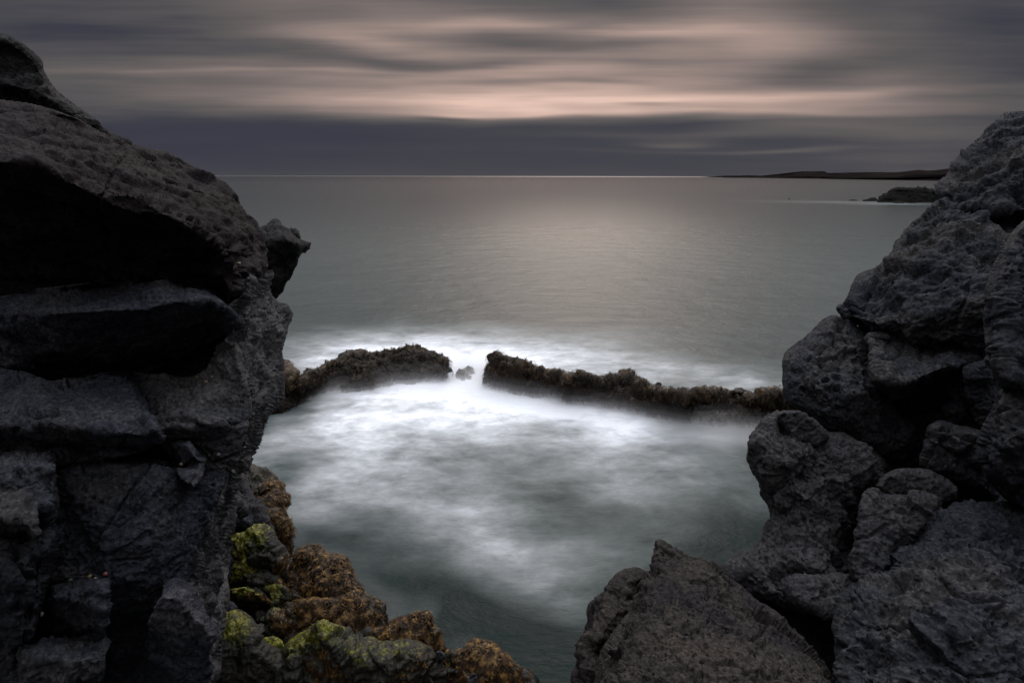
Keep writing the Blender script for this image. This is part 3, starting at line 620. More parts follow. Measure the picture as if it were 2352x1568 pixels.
rock('porous_cliff_face', 'tall lit grey porous rock face of the left cliff turned toward the pool', 'cliff rock', M_strip_lit,
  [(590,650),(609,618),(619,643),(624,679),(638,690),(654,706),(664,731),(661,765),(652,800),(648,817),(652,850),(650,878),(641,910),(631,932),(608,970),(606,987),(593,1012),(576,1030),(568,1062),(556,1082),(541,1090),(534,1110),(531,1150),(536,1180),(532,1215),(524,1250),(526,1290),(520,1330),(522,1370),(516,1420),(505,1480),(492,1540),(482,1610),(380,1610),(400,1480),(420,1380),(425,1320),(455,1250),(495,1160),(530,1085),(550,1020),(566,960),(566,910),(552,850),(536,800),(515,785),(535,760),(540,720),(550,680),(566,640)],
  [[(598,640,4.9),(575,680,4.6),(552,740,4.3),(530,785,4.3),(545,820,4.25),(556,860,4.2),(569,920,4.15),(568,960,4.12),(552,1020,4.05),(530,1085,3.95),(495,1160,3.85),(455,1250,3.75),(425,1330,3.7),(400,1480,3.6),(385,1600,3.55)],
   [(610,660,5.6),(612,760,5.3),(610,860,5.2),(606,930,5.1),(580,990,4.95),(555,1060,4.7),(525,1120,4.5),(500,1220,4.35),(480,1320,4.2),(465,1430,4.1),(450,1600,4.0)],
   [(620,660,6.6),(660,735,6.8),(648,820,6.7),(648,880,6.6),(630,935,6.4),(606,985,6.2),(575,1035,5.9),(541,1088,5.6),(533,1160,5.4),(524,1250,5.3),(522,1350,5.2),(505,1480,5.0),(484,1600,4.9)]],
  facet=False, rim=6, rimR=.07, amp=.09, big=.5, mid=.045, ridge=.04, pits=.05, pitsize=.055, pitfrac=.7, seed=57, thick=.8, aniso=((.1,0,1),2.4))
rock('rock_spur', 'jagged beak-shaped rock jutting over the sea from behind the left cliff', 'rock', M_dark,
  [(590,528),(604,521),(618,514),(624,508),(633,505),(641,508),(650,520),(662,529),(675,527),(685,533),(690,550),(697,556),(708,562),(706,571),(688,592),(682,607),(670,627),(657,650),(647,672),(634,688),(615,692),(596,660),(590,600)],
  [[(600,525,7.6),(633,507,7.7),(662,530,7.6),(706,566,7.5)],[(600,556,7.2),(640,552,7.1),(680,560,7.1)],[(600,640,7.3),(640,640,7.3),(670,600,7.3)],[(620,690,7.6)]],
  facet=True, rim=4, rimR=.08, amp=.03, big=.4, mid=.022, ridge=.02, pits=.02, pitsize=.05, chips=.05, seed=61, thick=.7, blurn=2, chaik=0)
rock('boulder', 'black boulder with a lit diagonal top edge leaning against the foot of the left cliff', 'boulder', M_left,
  [(378,1358),(393,1337),(416,1343),(430,1352),(442,1366),(450,1386),(456,1398),(487,1426),(498,1446),(495,1458),(484,1471),(482,1505),(485,1535),(476,1610),(280,1610),(310,1540),(340,1450),(355,1395)],
  [[(380,1358,3.3),(393,1342,3.4),(430,1353,3.5),(455,1398,3.55),(495,1446,3.5)],[(378,1372,3.0),(415,1375,2.95),(440,1410,2.95),(470,1440,2.95),(484,1468,3.05)],[(340,1470,3.3),(420,1480,3.2),(475,1500,3.15)],[(290,1600,3.8),(400,1600,3.5),(475,1600,3.35)]],
  facet=True, rim=7, rimR=.06, amp=.04, big=.35, mid=.018, ridge=.015, pits=.02, pitsize=.035, seed=66, thick=.8, blurn=2)
rock('cliff_core', 'black rock seen only in the cracks between the rocks of the left cliff', 'cliff rock', M_left,
  [(-90,330),(100,345),(260,430),(420,520),(530,600),(560,680),(545,760),(550,850),(560,930),(540,1030),(500,1130),(450,1250),(430,1400),(400,1610),(-90,1610)],
  [[(-90,340,5.4),(500,600,5.6)],[(-90,900,4.9),(540,900,4.9)],[(-90,1590,4.2),(400,1590,4.3)]],
  g=8, facet=False, rim=20, rimR=.1, amp=.06, mid=.02, seed=70, thick=1.6)

# ------------------------------------------------------------------ right boulder wall
GROUP[0] = 'boulders and blocks of the right rock wall'
def boulder(label, outline, d, tilt=.0, bulge=.5, mat=None, name='boulder', ctrl=None, **k):
    mx_ = sum(p[0] for p in outline)/len(outline); my_ = sum(p[1] for p in outline)/len(outline)
    outline = [(mx_+(x-mx_)*1.02, my_+(y-my_)*1.02) for x, y in outline]
    xs = [p[0] for p in outline]; ys = [p[1] for p in outline]
    cx_, cy_ = (min(xs)+max(xs))/2, (min(ys)+max(ys))/2; h = (max(ys)-min(ys))/2; w = (max(xs)-min(xs))/2
    # leaning surface: higher parts stand farther back
    c = ctrl or [(cx_, cy_-h, d+tilt*h*d/FPX), (cx_, cy_+h, d-tilt*h*d/FPX), (cx_-w, cy_, d+.0), (cx_+w, cy_, d+.0)]
    a = dict(rim=min(w, h)*.55, rimR=min(w, h)*d/FPX*.55, thick=min(w, h)*d/FPX*1.2+.2, chips=.045, joint=.03, amp=.07, mid=.024, ridge=.02, pits=.030, pitsize=.045, pitfrac=.6)
    a.update(k)
    return rock(name, label, 'boulder', mat or M_right, outline, c, facet=False, **a)
rock('cliff_block', 'dark blue-black crag at the top right edge against the sky', 'cliff rock', M_right,
  [(2440,215),(2400,232),(2352,250),(2340,258),(2325,262),(2303,268),(2290,275),(2285,285),(2262,295),(2245,315),(2240,330),(2230,345),(2205,375),(2190,400),(2165,425),(2158,445),(2180,480),(2300,560),(2440,560)],
  [[(2440,220,6.6),(2352,252,6.5),(2285,285,6.3),(2230,345,6.2),(2162,436,6.0)],[(2440,330,5.6),(2340,360,5.6),(2250,440,5.6)],[(2440,480,5.3),(2300,480,5.4),(2200,470,5.7)],[(2440,550,5.9),(2300,550,5.9)]],
  facet=True, rim=18, rimR=.25, amp=.16, big=.5, mid=.04, ridge=.05, pits=.04, pitsize=.06, seed=101, chips=.1, thick=1.2, blurn=5, aniso=((.6,0,.6),1.6))
rock('cliff_block', 'great rounded rock slope of the right wall, covered in coarse pits', 'cliff rock', M_right,
  [(2440,470),(2352,470),(2300,462),(2230,450),(2180,438),(2158,445),(2145,462),(2130,475),(2115,497),(2100,515),(2060,555),(2035,590),(2010,612),(1980,640),(1955,668),(1943,688),(1938,700),(1936,716),(1942,735),(1965,745),(1999,762),(2030,772),(2056,780),(2113,788),(2162,798),(2202,808),(2243,813),(2280,812),(2340,800),(2440,800)],
  [[(2440,470,5.9),(2300,465,5.9),(2170,450,5.8),(2100,520,5.6),(2010,615,5.5),(1945,700,5.4)],[(2440,560,5.0),(2250,540,5.1),(2130,600,5.1),(2050,680,5.0)],[(2440,680,4.5),(2250,680,4.6),(2120,720,4.75),(1990,735,5.0)],[(2440,800,4.5),(2240,808,4.65),(2100,786,4.8),(1990,760,5.05)]],
  facet=True, rim=26, rimR=.25, amp=.16, big=.55, mid=.04, ridge=.045, pits=.05, pitsize=.05, pitfrac=.5, seed=104, chips=.08, thick=1.2, blurn=8, aniso=((.7,0,.5),1.5))
boulder('small lump of rock in the notch directly above the egg-shaped boulder',
  [(1920,706),(1926,699),(1936,700),(1946,712),(1942,728),(1930,722)], 5.25, bulge=.1, name='rock_lump', amp=.02, pits=.01, rim=8, rimR=.05, seed=107)
boulder('smooth-edged egg-shaped blue-grey boulder overhanging the pool on the right',
  [(1915,722),(1947,733),(1979,758),(1999,780),(2007,808),(2010,850),(2018,872),(2032,892),(2052,934),(2090,958),(2128,985),(2132,1040),(2117,1068),(2081,1070),(2040,1056),(1999,1040),(1959,1009),(1918,1001),(1886,985),(1862,960),(1837,940),(1812,914),(1801,885),(1800,860),(1803,830),(1812,812),(1837,786),(1860,765),(1877,747),(1898,727)],
  4.9, tilt=.35, seed=110, rim=95, rimR=.38, thick=.8, amp=.09, big=.5, mid=.035, pits=.045, pitsize=.05, ctrl=[(1900,730,5.2),(1830,830,5.05),(1950,900,4.7),(2010,1040,4.75),(2110,1060,4.85),(2100,960,4.8),(1990,780,5.1)])
rock('boulder', 'wedge-shaped boulder with a lit flat top and black underside, right of the egg-shaped boulder', 'boulder', M_right,
  [(1990,768),(2020,766),(2060,776),(2121,786),(2202,806),(2262,812),(2258,826),(2238,838),(2230,860),(2222,905),(2165,930),(2081,935),(2050,905),(2024,885),(2010,868),(2004,830),(2002,800)],
  [[(1995,772,5.0),(2121,790,5.0),(2260,815,4.9)],[(2014,866,4.5),(2060,880,4.45),(2110,868,4.45),(2160,846,4.5),(2235,830,4.65)],[(2050,905,4.85),(2100,905,4.95),(2222,860,4.95)],[(2081,930,5.2),(2200,910,5.2)]],
  facet=True, rim=9, rimR=.10, amp=.06, big=.35, mid=.035, ridge=.03, pits=.03, pitsize=.045, seed=114, thick=.5, blurn=3)
boulder('small upright rock wedged between the lit wedge-shaped boulder and the pale-edged rib',
  [(2222,850),(2239,830),(2262,822),(2290,816),(2300,860),(2298,930),(2290,985),(2262,975),(2245,940),(2228,905)], 4.45, seed=117, rim=20, rimR=.12)
boulder('dim rock in the black hollow under the wedge-shaped boulder',
  [(2165,925),(2235,905),(2270,935),(2285,1000),(2225,990),(2170,965)], 4.7, seed=118, rim=24, rimR=.14)
boulder('squarish boulder with rounded corners above the long dark crack of the right wall',
  [(2128,990),(2133,976),(2146,965),(2172,961),(2223,989),(2262,999),(2270,1080),(2300,1130),(2290,1150),(2259,1140),(2202,1108),(2160,1090),(2121,1076),(2126,1030)], 4.3, seed=121, rim=34, rimR=.18)
boulder('long grey rib of rock with a pale edge, down the right side',
  [(2440,480),(2380,500),(2352,512),(2330,530),(2312,560),(2298,600),(2287,650),(2285,700),(2290,740),(2279,780),(2280,830),(2288,870),(2300,890),(2440,900)],
  3.7, seed=124, rim=40, rimR=.22, tilt=.2, mat=M_right, mid=.03, pits=.035)
boulder('blue-black boulder at the right edge below the long grey rib',
  [(2440,860),(2352,872),(2310,890),(2292,905),(2285,935),(2275,980),(2262,1030),(2262,1080),(2285,1120),(2352,1178),(2440,1220)],
  3.7, seed=128, rim=45, rimR=.25, mid=.03, ctrl=[(2440,900,3.7),(2290,920,3.8),(2265,1050,3.75),(2352,1000,3.5),(2400,1190,3.8),(2300,1130,3.9)])
boulder('small slab capping the neck of the tall pitted boulder beside the pool',
  [(1782,958),(1788,944),(1808,938),(1841,946),(1868,962),(1898,996),(1890,1015),(1850,1020),(1818,1000),(1795,975)], 4.5, seed=131, rim=10, rimR=.06, amp=.04, mat=M_pore)
boulder('tall pitted boulder with bulging head and narrow waist beside the pool, right',
  [(1786,952),(1830,975),(1880,985),(1940,1000),(1999,1034),(2040,1062),(2030,1100),(2010,1133),(1985,1143),(1972,1200),(1970,1290),(1965,1340),(1920,1400),(1860,1410),(1780,1385),(1720,1350),(1668,1312),(1690,1297),(1715,1279),(1737,1262),(1756,1231),(1772,1192),(1762,1150),(1760,1117),(1741,1076),(1735,1031),(1740,1012),(1752,995),(1765,974)],
  4.5, seed=134, rim=60, rimR=.30, thick=1.0, amp=.12, big=.45, mid=.035, pits=.06, pitsize=.05, pitfrac=.7, chips=.07, mat=M_pore,
  ctrl=[(1800,960,4.75),(1850,1040,4.25),(1760,1040,4.5),(1990,1060,4.6),(1880,1150,4.3),(1790,1180,4.5),(1860,1280,4.05),(1740,1290,4.3),(1960,1230,4.4),(1830,1390,3.9),(1680,1312,4.25),(1950,1360,4.1)])
boulder('low block partly hidden behind the brighter squared boulder of the lower right',
  [(2008,1120),(2026,1090),(2048,1078),(2073,1075),(2121,1083),(2194,1112),(2204,1150),(2154,1165),(2052,1150)], 4.2, seed=137, rim=14, rimR=.09, mat=M_pore)
boulder('brighter squared boulder with a flat pitted face, centre of the lower right rocks',
  [(1972,1180),(1978,1140),(1999,1121),(2016,1124),(2052,1137),(2100,1139),(2140,1142),(2158,1157),(2160,1184),(2121,1214),(2113,1237),(2070,1255),(2050,1270),(2046,1330),(2020,1345),(1985,1340),(1962,1320),(1966,1250)],
  3.95, seed=140, rim=24, rimR=.14, mat=M_pore, mid=.03, pits=.035, tilt=.5)
boulder('large rough rock mass filling the bottom right corner',
  [(2030,1262),(2060,1256),(2113,1238),(2123,1216),(2165,1180),(2200,1152),(2280,1150),(2440,1190),(2440,1620),(1960,1620),(1945,1560),(1932,1480),(1930,1420),(1940,1370),(1960,1335),(2000,1328),(2044,1320),(2040,1290)],
  3.4, seed=144, rim=50, rimR=.28, thick=1.2, amp=.12, big=.4, mid=.042, ridge=.04, pits=.04, pitsize=.05,
  ctrl=[(2180,1170,3.95),(2400,1200,3.9),(2060,1270,3.75),(2250,1300,3.4),(1980,1350,3.6),(1960,1500,3.3),(2200,1450,3.0),(2400,1500,3.0),(2000,1610,3.1),(2300,1610,2.8)],
  cuts=[([(2160,1215),(2230,1230),(2352,1225)],6,.05),([(1960,1420),(2060,1440),(2160,1430)],5,.04),([(2100,1262),(2050,1300),(2060,1340)],6,.05)])
boulder('rounded rock with a pale glint beside the dark cleft above the foreground boulder',
  [(1812,1352),(1822,1336),(1840,1330),(1880,1320),(1920,1316),(1962,1318),(1958,1400),(1942,1452),(1920,1440),(1898,1410),(1860,1396),(1828,1382)], 3.85, seed=148, rim=18, rimR=.11, tilt=.4, mat=M_pore)
rock('boulder', 'big brown foreground boulder riddled with round holes, a small horn on top', 'boulder', M_fore,
  [(1502,1300),(1503,1262),(1508,1252),(1522,1246),(1544,1255),(1572,1274),(1600,1290),(1617,1297),(1640,1306),(1651,1320),(1696,1340),(1719,1372),(1764,1394),(1810,1435),(1838,1453),(1870,1500),(1900,1545),(1935,1620),(1345,1620),(1363,1568),(1372,1540),(1395,1490),(1425,1435),(1450,1400),(1468,1355),(1484,1330),(1500,1316)],
  [[(1503,1275,4.05),(1522,1248,4.15),(1572,1274,4.05),(1617,1298,3.95),(1696,1340,3.9),(1764,1394,3.75),(1838,1453,3.6),(1900,1545,3.4)],
   [(1506,1300,3.95),(1540,1300,3.98)],[(1490,1325,3.75),(1560,1318,3.75),(1620,1315,3.78)],
   [(1450,1400,3.6),(1395,1490,3.4),(1365,1568,3.2),(1350,1610,3.15)],[(1520,1400,3.3),(1620,1390,3.4),(1720,1420,3.4)],[(1440,1500,3.0),(1560,1500,2.9),(1700,1500,2.98),(1800,1500,3.2)],[(1400,1610,2.85),(1600,1610,2.55),(1850,1610,2.8)]],
  facet=True, rim=16, rimR=.14, g=1.5, amp=.06, big=.4, mid=.024, ridge=.02, crust=.006, chips=.045, chipsize=.3, pits=.06, pitsize=.036, pitfrac=.42, seed=152, thick=1.0, blurn=14)
rock('boulder', 'narrow crusty boulder behind the left flank of the big brown foreground boulder', 'boulder', M_fore,
  [(1436,1314),(1446,1304),(1458,1302),(1483,1308),(1503,1318),(1510,1345),(1480,1420),(1440,1500),(1400,1620),(1318,1620),(1326,1568),(1332,1508),(1342,1440),(1352,1418),(1365,1388),(1386,1374),(1402,1363),(1412,1348),(1424,1332)],
  [[(1450,1305,4.3),(1503,1320,4.3),(1386,1376,4.2),(1345,1440,4.1),(1328,1560,3.9)],[(1460,1330,4.0),(1420,1400,3.85),(1370,1470,3.75),(1350,1600,3.6)],[(1480,1400,4.0),(1430,1500,3.9),(1390,1600,3.8)]],
  facet=True, rim=12, rimR=.14, amp=.07, big=.3, mid=.035, ridge=.035, pits=.03, pitsize=.04, seed=156, thick=.7, blurn=4)
rock('cliff_core', 'black rock seen only in the clefts between the boulders of the right wall', 'cliff rock', M_right,
  [(1880,1010),(1930,860),(1965,738),(2150,560),(2280,430),(2440,420),(2440,1620),(1840,1620),(1740,1440),(1700,1345),(1800,1240),(1700,1318)],
  [[(2440,430,6.6),(2100,600,6.0)],[(2440,900,5.4),(1960,900,5.5)],[(1900,1200,4.9),(2400,1200,4.4)],[(1900,1600,4.0),(2440,1600,3.8)]],
  g=8, facet=False, rim=20, rimR=.1, amp=.06, mid=.02, seed=160, thick=1.4)

# ------------------------------------------------------------------ shore rocks at the foot of the left cliff
GROUP[0] = 'rocks on the shore at the foot of the left cliff'
def shore(label, outline, zb, zt, mat=None, seed=0, moss=None, weed=None, fr=0, frmat=None, name='boulder', L=.10, **k):
    xs = [p[0] for p in outline]; ys = [p[1] for p in outline]
    y0, y1 = min(ys), max(ys); cx_ = (min(xs)+max(xs))/2; w = (max(xs)-min(xs))/2
    db = float(water_d(y1, zb)); dt = float(water_d(y0, zt)); dm = float(water_d((y0+y1)/2, zb+(zt-zb)*.72)); sc_ = db/FPX
    c = [(min(xs), y1, db+.05), (max(xs), y1, db+.05), (cx_, y1, db-.05), (cx_, y0, dt), (cx_, (y0+y1)/2, dm), (min(xs), (y0+y1)/2, dm+.08), (max(xs), (y0+y1)/2, dm+.08)]
    a = dict(rim=min(w, (y1-y0)/2)*.6, rimR=min(w, (y1-y0)/2)*sc_*.35, thick=w*sc_*1.0+.3, amp=.16, big=.5, mid=.045, ridge=.06, pits=.02, pitsize=.06, g=2.1, clip=.22, chips=.07, chipsize=.4, joint=.03, lump=.03 if fr > 400 else .01)
    a.update(k)
    o, info = rock(name, label, 'boulder', mat or M_moss, outline, c, seed=seed, moss=moss or [(0,0,1,0)], weed=weed or [(0,0,1,0)], **a)
    if fr: fronds(o, info, frmat or M_weed, int(fr*1.3), L*.6, L*.07, thr=.2, stand=.04)
    return o
shore('tall brown rock farthest back among the shore rocks, rusty wrack on its seaward side',
  [(548,1085),(560,1070),(575,1066),(590,1069),(616,1078),(632,1088),(641,1098),(647,1113),(654,1137),(652,1156),(643,1168),(650,1185),(656,1200),(668,1218),(676,1242),(684,1275),(680,1310),(640,1300),(612,1250),(590,1180),(560,1130)], -0.1, 0.9, seed=201, weed=[(650,1130,60,.9),(660,1210,50,1.1),(625,1080,30,.5)], fr=1400, moss=[(590,1085,40,.35)], rim=22, rimR=.3)
shore('grey cracked slab leaning behind the smaller stones at the foot of the left cliff',
  [(520,1110),(532,1098),(548,1094),(565,1106),(582,1128),(592,1152),(602,1180),(614,1212),(622,1245),(600,1258),(560,1230),(530,1190)], 0.5, 1.15, seed=204, mat=M_pore, rim=18, rimR=.2, mid=.03, pits=.01, weed=None)
shore('rounded grey stone on top of the slab beside the left cliff',
  [(516,1150),(532,1142),(548,1146),(566,1160),(571,1172),(556,1184),(535,1192),(518,1190)], 0.85, 1.15, seed=206, mat=M_pore, rim=20, rimR=.14, amp=.05, mid=.02, pits=.01)
shore('smooth dark round stone between the grey stone and the green-topped boulder',
  [(530,1205),(548,1188),(568,1179),(582,1182),(594,1202),(594,1215),(575,1226),(545,1240),(526,1240)], 0.6, 1, seed=208, mat=M_left, rim=26, rimR=.2, amp=.04, mid=.012, pits=.006)
shore('angular boulder with a yellow-green algae cap and dark right flank',
  [(518,1250),(535,1236),(568,1221),(590,1211),(603,1209),(618,1220),(628,1240),(640,1266),(652,1290),(661,1316),(666,1345),(650,1352),(625,1330),(600,1300),(565,1288),(530,1290)], 0.2, 1, seed=210, moss=[(545,1250,38,1.0),(590,1225,35,.8),(615,1260,25,.5)], weed=[(655,1290,25,.8)], fr=160, rim=16, rimR=.2, L=.07)
shore('steep olive boulder under the algae-capped one with a dark hollow on its right',
  [(516,1290),(545,1280),(570,1276),(592,1292),(624,1322),(655,1348),(668,1380),(660,1402),(630,1398),(600,1372),(560,1362),(522,1350)], 0.1, 0.75, seed=213, moss=[(535,1320,28,1.1),(560,1295,30,.9),(600,1350,40,.45)], weed=[(640,1360,40,.6),(590,1330,20,.3)], fr=140, L=.07)
shore('bright yellow-green crested stone with brown wrack along its ridge',
  [(520,1352),(541,1350),(565,1346),(590,1347),(606,1358),(625,1382),(634,1398),(622,1414),(600,1424),(580,1426),(555,1412),(530,1392)], 0.15, 0.7, seed=216, moss=[(545,1358,30,1.25),(590,1362,35,1.0),(620,1388,18,.8)], weed=[(575,1372,30,.7),(610,1375,20,.6)], fr=240, L=.06)
shore('green-tinged stone behind the crested stone, between it and the brown wrack rocks',
  [(598,1368),(622,1352),(650,1348),(666,1362),(676,1390),(670,1412),(640,1410),(615,1390)], 0.1, 0.5, seed=218, moss=[(635,1365,30,.7)], weed=[(655,1390,25,.5)], fr=90, L=.06)
shore('low ochre stone with brown wrack in front of the crested stone',
  [(560,1432),(590,1412),(632,1396),(668,1396),(690,1420),(700,1462),(680,1485),(640,1480),(600,1462)], 0, 0.4, seed=220, weed=[(670,1430,50,.9),(600,1440,40,.4)], moss=[(640,1410,25,.5)], fr=420, L=.07)
shore('smooth grey boulder with a green-yellow stain at the foot of the left cliff',
  [(470,1470),(495,1430),(515,1411),(540,1405),(560,1410),(580,1419),(594,1437),(605,1467),(631,1494),(646,1512),(669,1542),(690,1620),(440,1620)], 0.2, 0.9, seed=223, moss=[(535,1440,40,.85),(560,1540,70,.3)], weed=[(600,1540,60,.18)], mat=M_moss, amp=.08, mid=.025, ridge=.02, rim=40, rimR=.35)
shore('small flat stone, bright yellow-green, in the gap beside the stained grey boulder',
  [(600,1472),(612,1466),(632,1470),(646,1482),(650,1496),(636,1504),(618,1494)], 0.3, 0.42, seed=225, moss=[(625,1480,30,1.3)], amp=.03, mid=.02)
shore('domed rock shaggy with orange-brown wrack, farthest out of the wrack rocks',
  [(640,1345),(656,1316),(664,1300),(675,1284),(690,1272),(706,1268),(722,1262),(742,1266),(757,1276),(772,1284),(783,1303),(800,1318),(814,1332),(832,1350),(828,1376),(816,1400),(770,1425),(700,1430),(640,1420)], -0.08, 0.42, seed=228, weed=[(740,1330,110,.80)], fr=2600)
shore('long low rock matted with brown wrack behind the big green-black boulder',
  [(650,1410),(672,1384),(700,1379),(720,1372),(760,1374),(780,1366),(815,1366),(834,1372),(852,1376),(870,1388),(882,1396),(896,1418),(892,1440),(905,1460),(880,1500),(800,1510),(740,1500),(680,1490),(652,1450)], -0.05, 0.45, seed=231, weed=[(780,1420,130,.80)], fr=3000)
shore('wrack-covered hump between the long low rock and the rightmost shore rock',
  [(810,1478),(840,1456),(866,1450),(888,1446),(896,1428),(906,1416),(930,1411),(950,1405),(970,1412),(986,1414),(996,1434),(1006,1446),(1010,1470),(1030,1490),(1040,1530),(1000,1550),(940,1540),(860,1520),(815,1500)], -0.05, 0.5, seed=234, weed=[(940,1450,110,.80)], fr=2400)
shore('rightmost shore rock with a crown of rusty wrack, at the bottom of the photo',
  [(1000,1530),(1014,1506),(1048,1494),(1072,1484),(1096,1477),(1122,1484),(1153,1501),(1179,1524),(1201,1546),(1222,1575),(1240,1630),(1000,1630)], -0.1, 0.5, seed=237, weed=[(1110,1510,90,.75),(1040,1560,60,.3)], moss=[(1030,1570,60,.5)], fr=2200)
shore('big green-black boulder at the bottom, its crest yellow-green and flecked white',
  [(630,1560),(650,1500),(672,1478),(690,1465),(718,1448),(742,1436),(766,1441),(786,1460),(800,1475),(840,1474),(895,1476),(955,1483),(988,1498),(1014,1531),(1034,1580),(1050,1630),(620,1630)], 0.1, 0.85, seed=240, moss=[(700,1470,50,.8),(760,1455,40,.7),(850,1485,80,.55),(930,1490,60,.5),(660,1510,30,.6)], weed=[(740,1520,60,.35),(960,1520,50,.4)], fr=500, amp=.12, mid=.04, rim=34, rimR=.3, L=.07)
for nm, lab, ol, dd, sd in (('round_stone', 'small smooth round dark stone lodged above the rightmost shore rock', [(1000,1500),(1008,1492),(1018,1494),(1026,1503),(1024,1514),(1014,1519),(1004,1514)], 5.35, 243),
                            ('round_stone', 'smooth upright thumb-shaped dark stone at the bottom edge of the shore rocks', [(1068,1590),(1074,1560),(1084,1546),(1095,1546),(1100,1558),(1096,1580),(1088,1600)], 5.0, 246)):
    boulder(lab, ol, dd, seed=sd, amp=.01, mid=.003, ridge=0, pits=0, mat=M_left, name=nm, g=1.6)
shore('small grey stone tucked against the foot of the left cliff beside the olive boulder',
  [(498,1285),(512,1268),(526,1272),(532,1300),(530,1330),(520,1346),(504,1335)], 0.5, 0.8, seed=249, mat=M_left, moss=[(525,1325,15,.6)], amp=.03, mid=.015)
shore('tall narrow grey stone against the foot of the left cliff above the stained boulder',
  [(512,1180),(530,1178),(540,1190),(540,1215),(533,1250),(524,1272),(508,1262)], 0.6, 1.1, seed=251, mat=M_pore, amp=.03, mid=.02)
shore('grey stone at the foot of the left cliff just above the stained boulder',
  [(500,1400),(512,1388),(530,1386),(545,1398),(550,1414),(530,1422),(505,1420)], 0.5, 0.75, seed=252, mat=M_left, amp=.03, mid=.015)
# the rock bed the shore rocks sit on
def shelf():
    xs = np.linspace(-6.2, 0.35, 120); ys = np.linspace(3.2, 7.2, 110); X, Y = np.meshgrid(xs, ys)
    lx, ly = [], []
    for (x, y) in [(690,1290),(700,1390),(860,1440),(900,1500),(1010,1530),(1230,1600)]:
        a, b_ = wxy(x, y); lx.append(a); ly.append(b_)
    edge = np.interp(Y, ly[::-1], lx[::-1])
    q = np.stack([X.ravel(), Y.ravel(), 0*X.ravel()], 1)
    Z = np.clip((edge-.5-X)*.5, -1.2, .22)+.30*fbm(q/.45, 5, 300).reshape(X.shape)
    V = np.stack([X.ravel(), Y.ravel(), Z.ravel()], 1); r, c = X.shape; I = np.arange(r*c).reshape(r, c)
    F = np.stack([I[:-1,:-1], I[:-1,1:], I[1:,1:], I[1:,:-1]], -1).reshape(-1, 4)
    n = len(V); o = mesh_obj('rock_bed', V, F, M_moss, attrs={'moss': np.full(n, -.3), 'weed': np.full(n, .5)}); tag(o, kind='structure')
    Nz = np.tile([0,0,1.0], (n,1)); fronds(o, (V, Nz, n, {}), M_weed, 5000, .07, .006, thr=0, stand=.1)
shelf()

# ------------------------------------------------------------------ reef closing the pool
GROUP[0] = 'rocks of the reef that closes the pool'
def reef(label, outline, ctrl, seed, n, hz=None, weed=None, name='reef_rock', moss=None, **k):
    xs = [p[0] for p in outline]; ys = [p[1] for p in outline]; ym = (min(ys)+max(ys))/2
    outline = [(x, y+(14 if y > ym else 0)) for x, y in outline]
    hz = hz or ((.62, .24, -.06) if len(ctrl) == 3 else (.5, -.05))
    ctrl = [[(p[0], p[1], float(water_d(p[1], z))) for p in l] for l, z in zip(ctrl, hz)]
    a = dict(facet=True, rim=7, rimR=.16, amp=.20, big=1.4, mid=.08, ridge=.10, pits=0, lump=.05, clip=.22, chips=.24, chipsize=1.1, joint=.14, crust=.03, seed=seed, thick=2.4, blurn=3, g=2.0,
             moss=moss or [(0,0,1,0)], weed=weed or [(sum(xs)/len(xs), sum(ys)/len(ys), 600, .52)])
    a.update(k)
    o, info = rock(name, label, 'reef rock', M_reef, outline, ctrl, **a)
    if n: fronds(o, info, M_weed_dark, int(n*1.6), .13, .010, thr=-.2, stand=.06)
    return o
def wl(x, y, off=0): return (x, y, float(water_d(y))+off)
reef('long dark seaweed-draped reef ridge left of the gap',
  [(655,905),(680,878),(700,862),(730,845),(775,828),(810,810),(850,807),(900,808),(950,804),(985,803),(1002,806),(1012,822),(1022,840),(1030,858),(1020,880),(900,890),(800,905),(700,935),(650,950)],
  [[(680,880,14.6),(775,829,15.2),(850,808,15.6),(950,805,15.8),(1005,808,15.6)],[(670,905,13.8),(760,875,14.4),(850,862,14.8),(960,856,14.9),(1020,856,14.9)],[(655,940,13.3),(800,900,14.1),(1015,878,14.6)]],
  260, 4200)
reef('small end of the reef against the left cliff, tufted with weed',
  [(600,880),(640,846),(650,843),(656,850),(668,860),(676,866),(684,880),(690,900),(670,930),(620,960),(580,960)],
  [[(620,870,14.2),(655,850,14.3),(682,880,14.2)],[(610,925,13.0),(680,905,13.4)],[(600,955,12.6)]], 263, 700, amp=.25)
reef('pale grey boulder half showing behind the left arm of the reef',
  [(774,830),(780,815),(800,809),(825,808),(845,812),(850,826),(820,836),(790,840)], [[(780,820,15.9),(845,816,15.9)],[(810,838,15.5)]], 266, 0, hz=(.25,.1), weed=[(0,0,1,0)], name='boulder', amp=.15, mid=.04, thick=.6, rimR=.15)
reef('reef rock just right of the gap, a steep peak sloping down to the right',
  [(1108,872),(1120,852),(1128,835),(1126,822),(1134,817),(1150,821),(1175,827),(1196,838),(1225,845),(1255,848),(1290,858),(1308,868),(1318,890),(1310,925),(1240,915),(1170,900),(1110,885)],
  [[(1128,822,15.6),(1196,840,15.3),(1255,850,15.1),(1308,870,14.8)],[(1115,868,14.7),(1160,872,14.5),(1240,885,14.2),(1315,900,13.8)],[(1110,884,14.4),(1230,912,13.8),(1310,922,13.6)]],
  269, 2000, moss=[(1150,850,30,.3)])
reef('middle hump of the right arm of the reef, thick with hanging brown weed',
  [(1296,900),(1300,872),(1325,858),(1345,859),(1370,868),(1400,868),(1436,862),(1452,866),(1470,880),(1480,900),(1470,945),(1420,945),(1350,935),(1300,925)],
  [[(1310,866,14.9),(1400,868,14.7),(1450,866,14.6)],[(1310,905,13.7),(1400,915,13.4),(1475,920,13.3)],[(1310,924,13.5),(1460,942,13.0)]], 272, 2400)
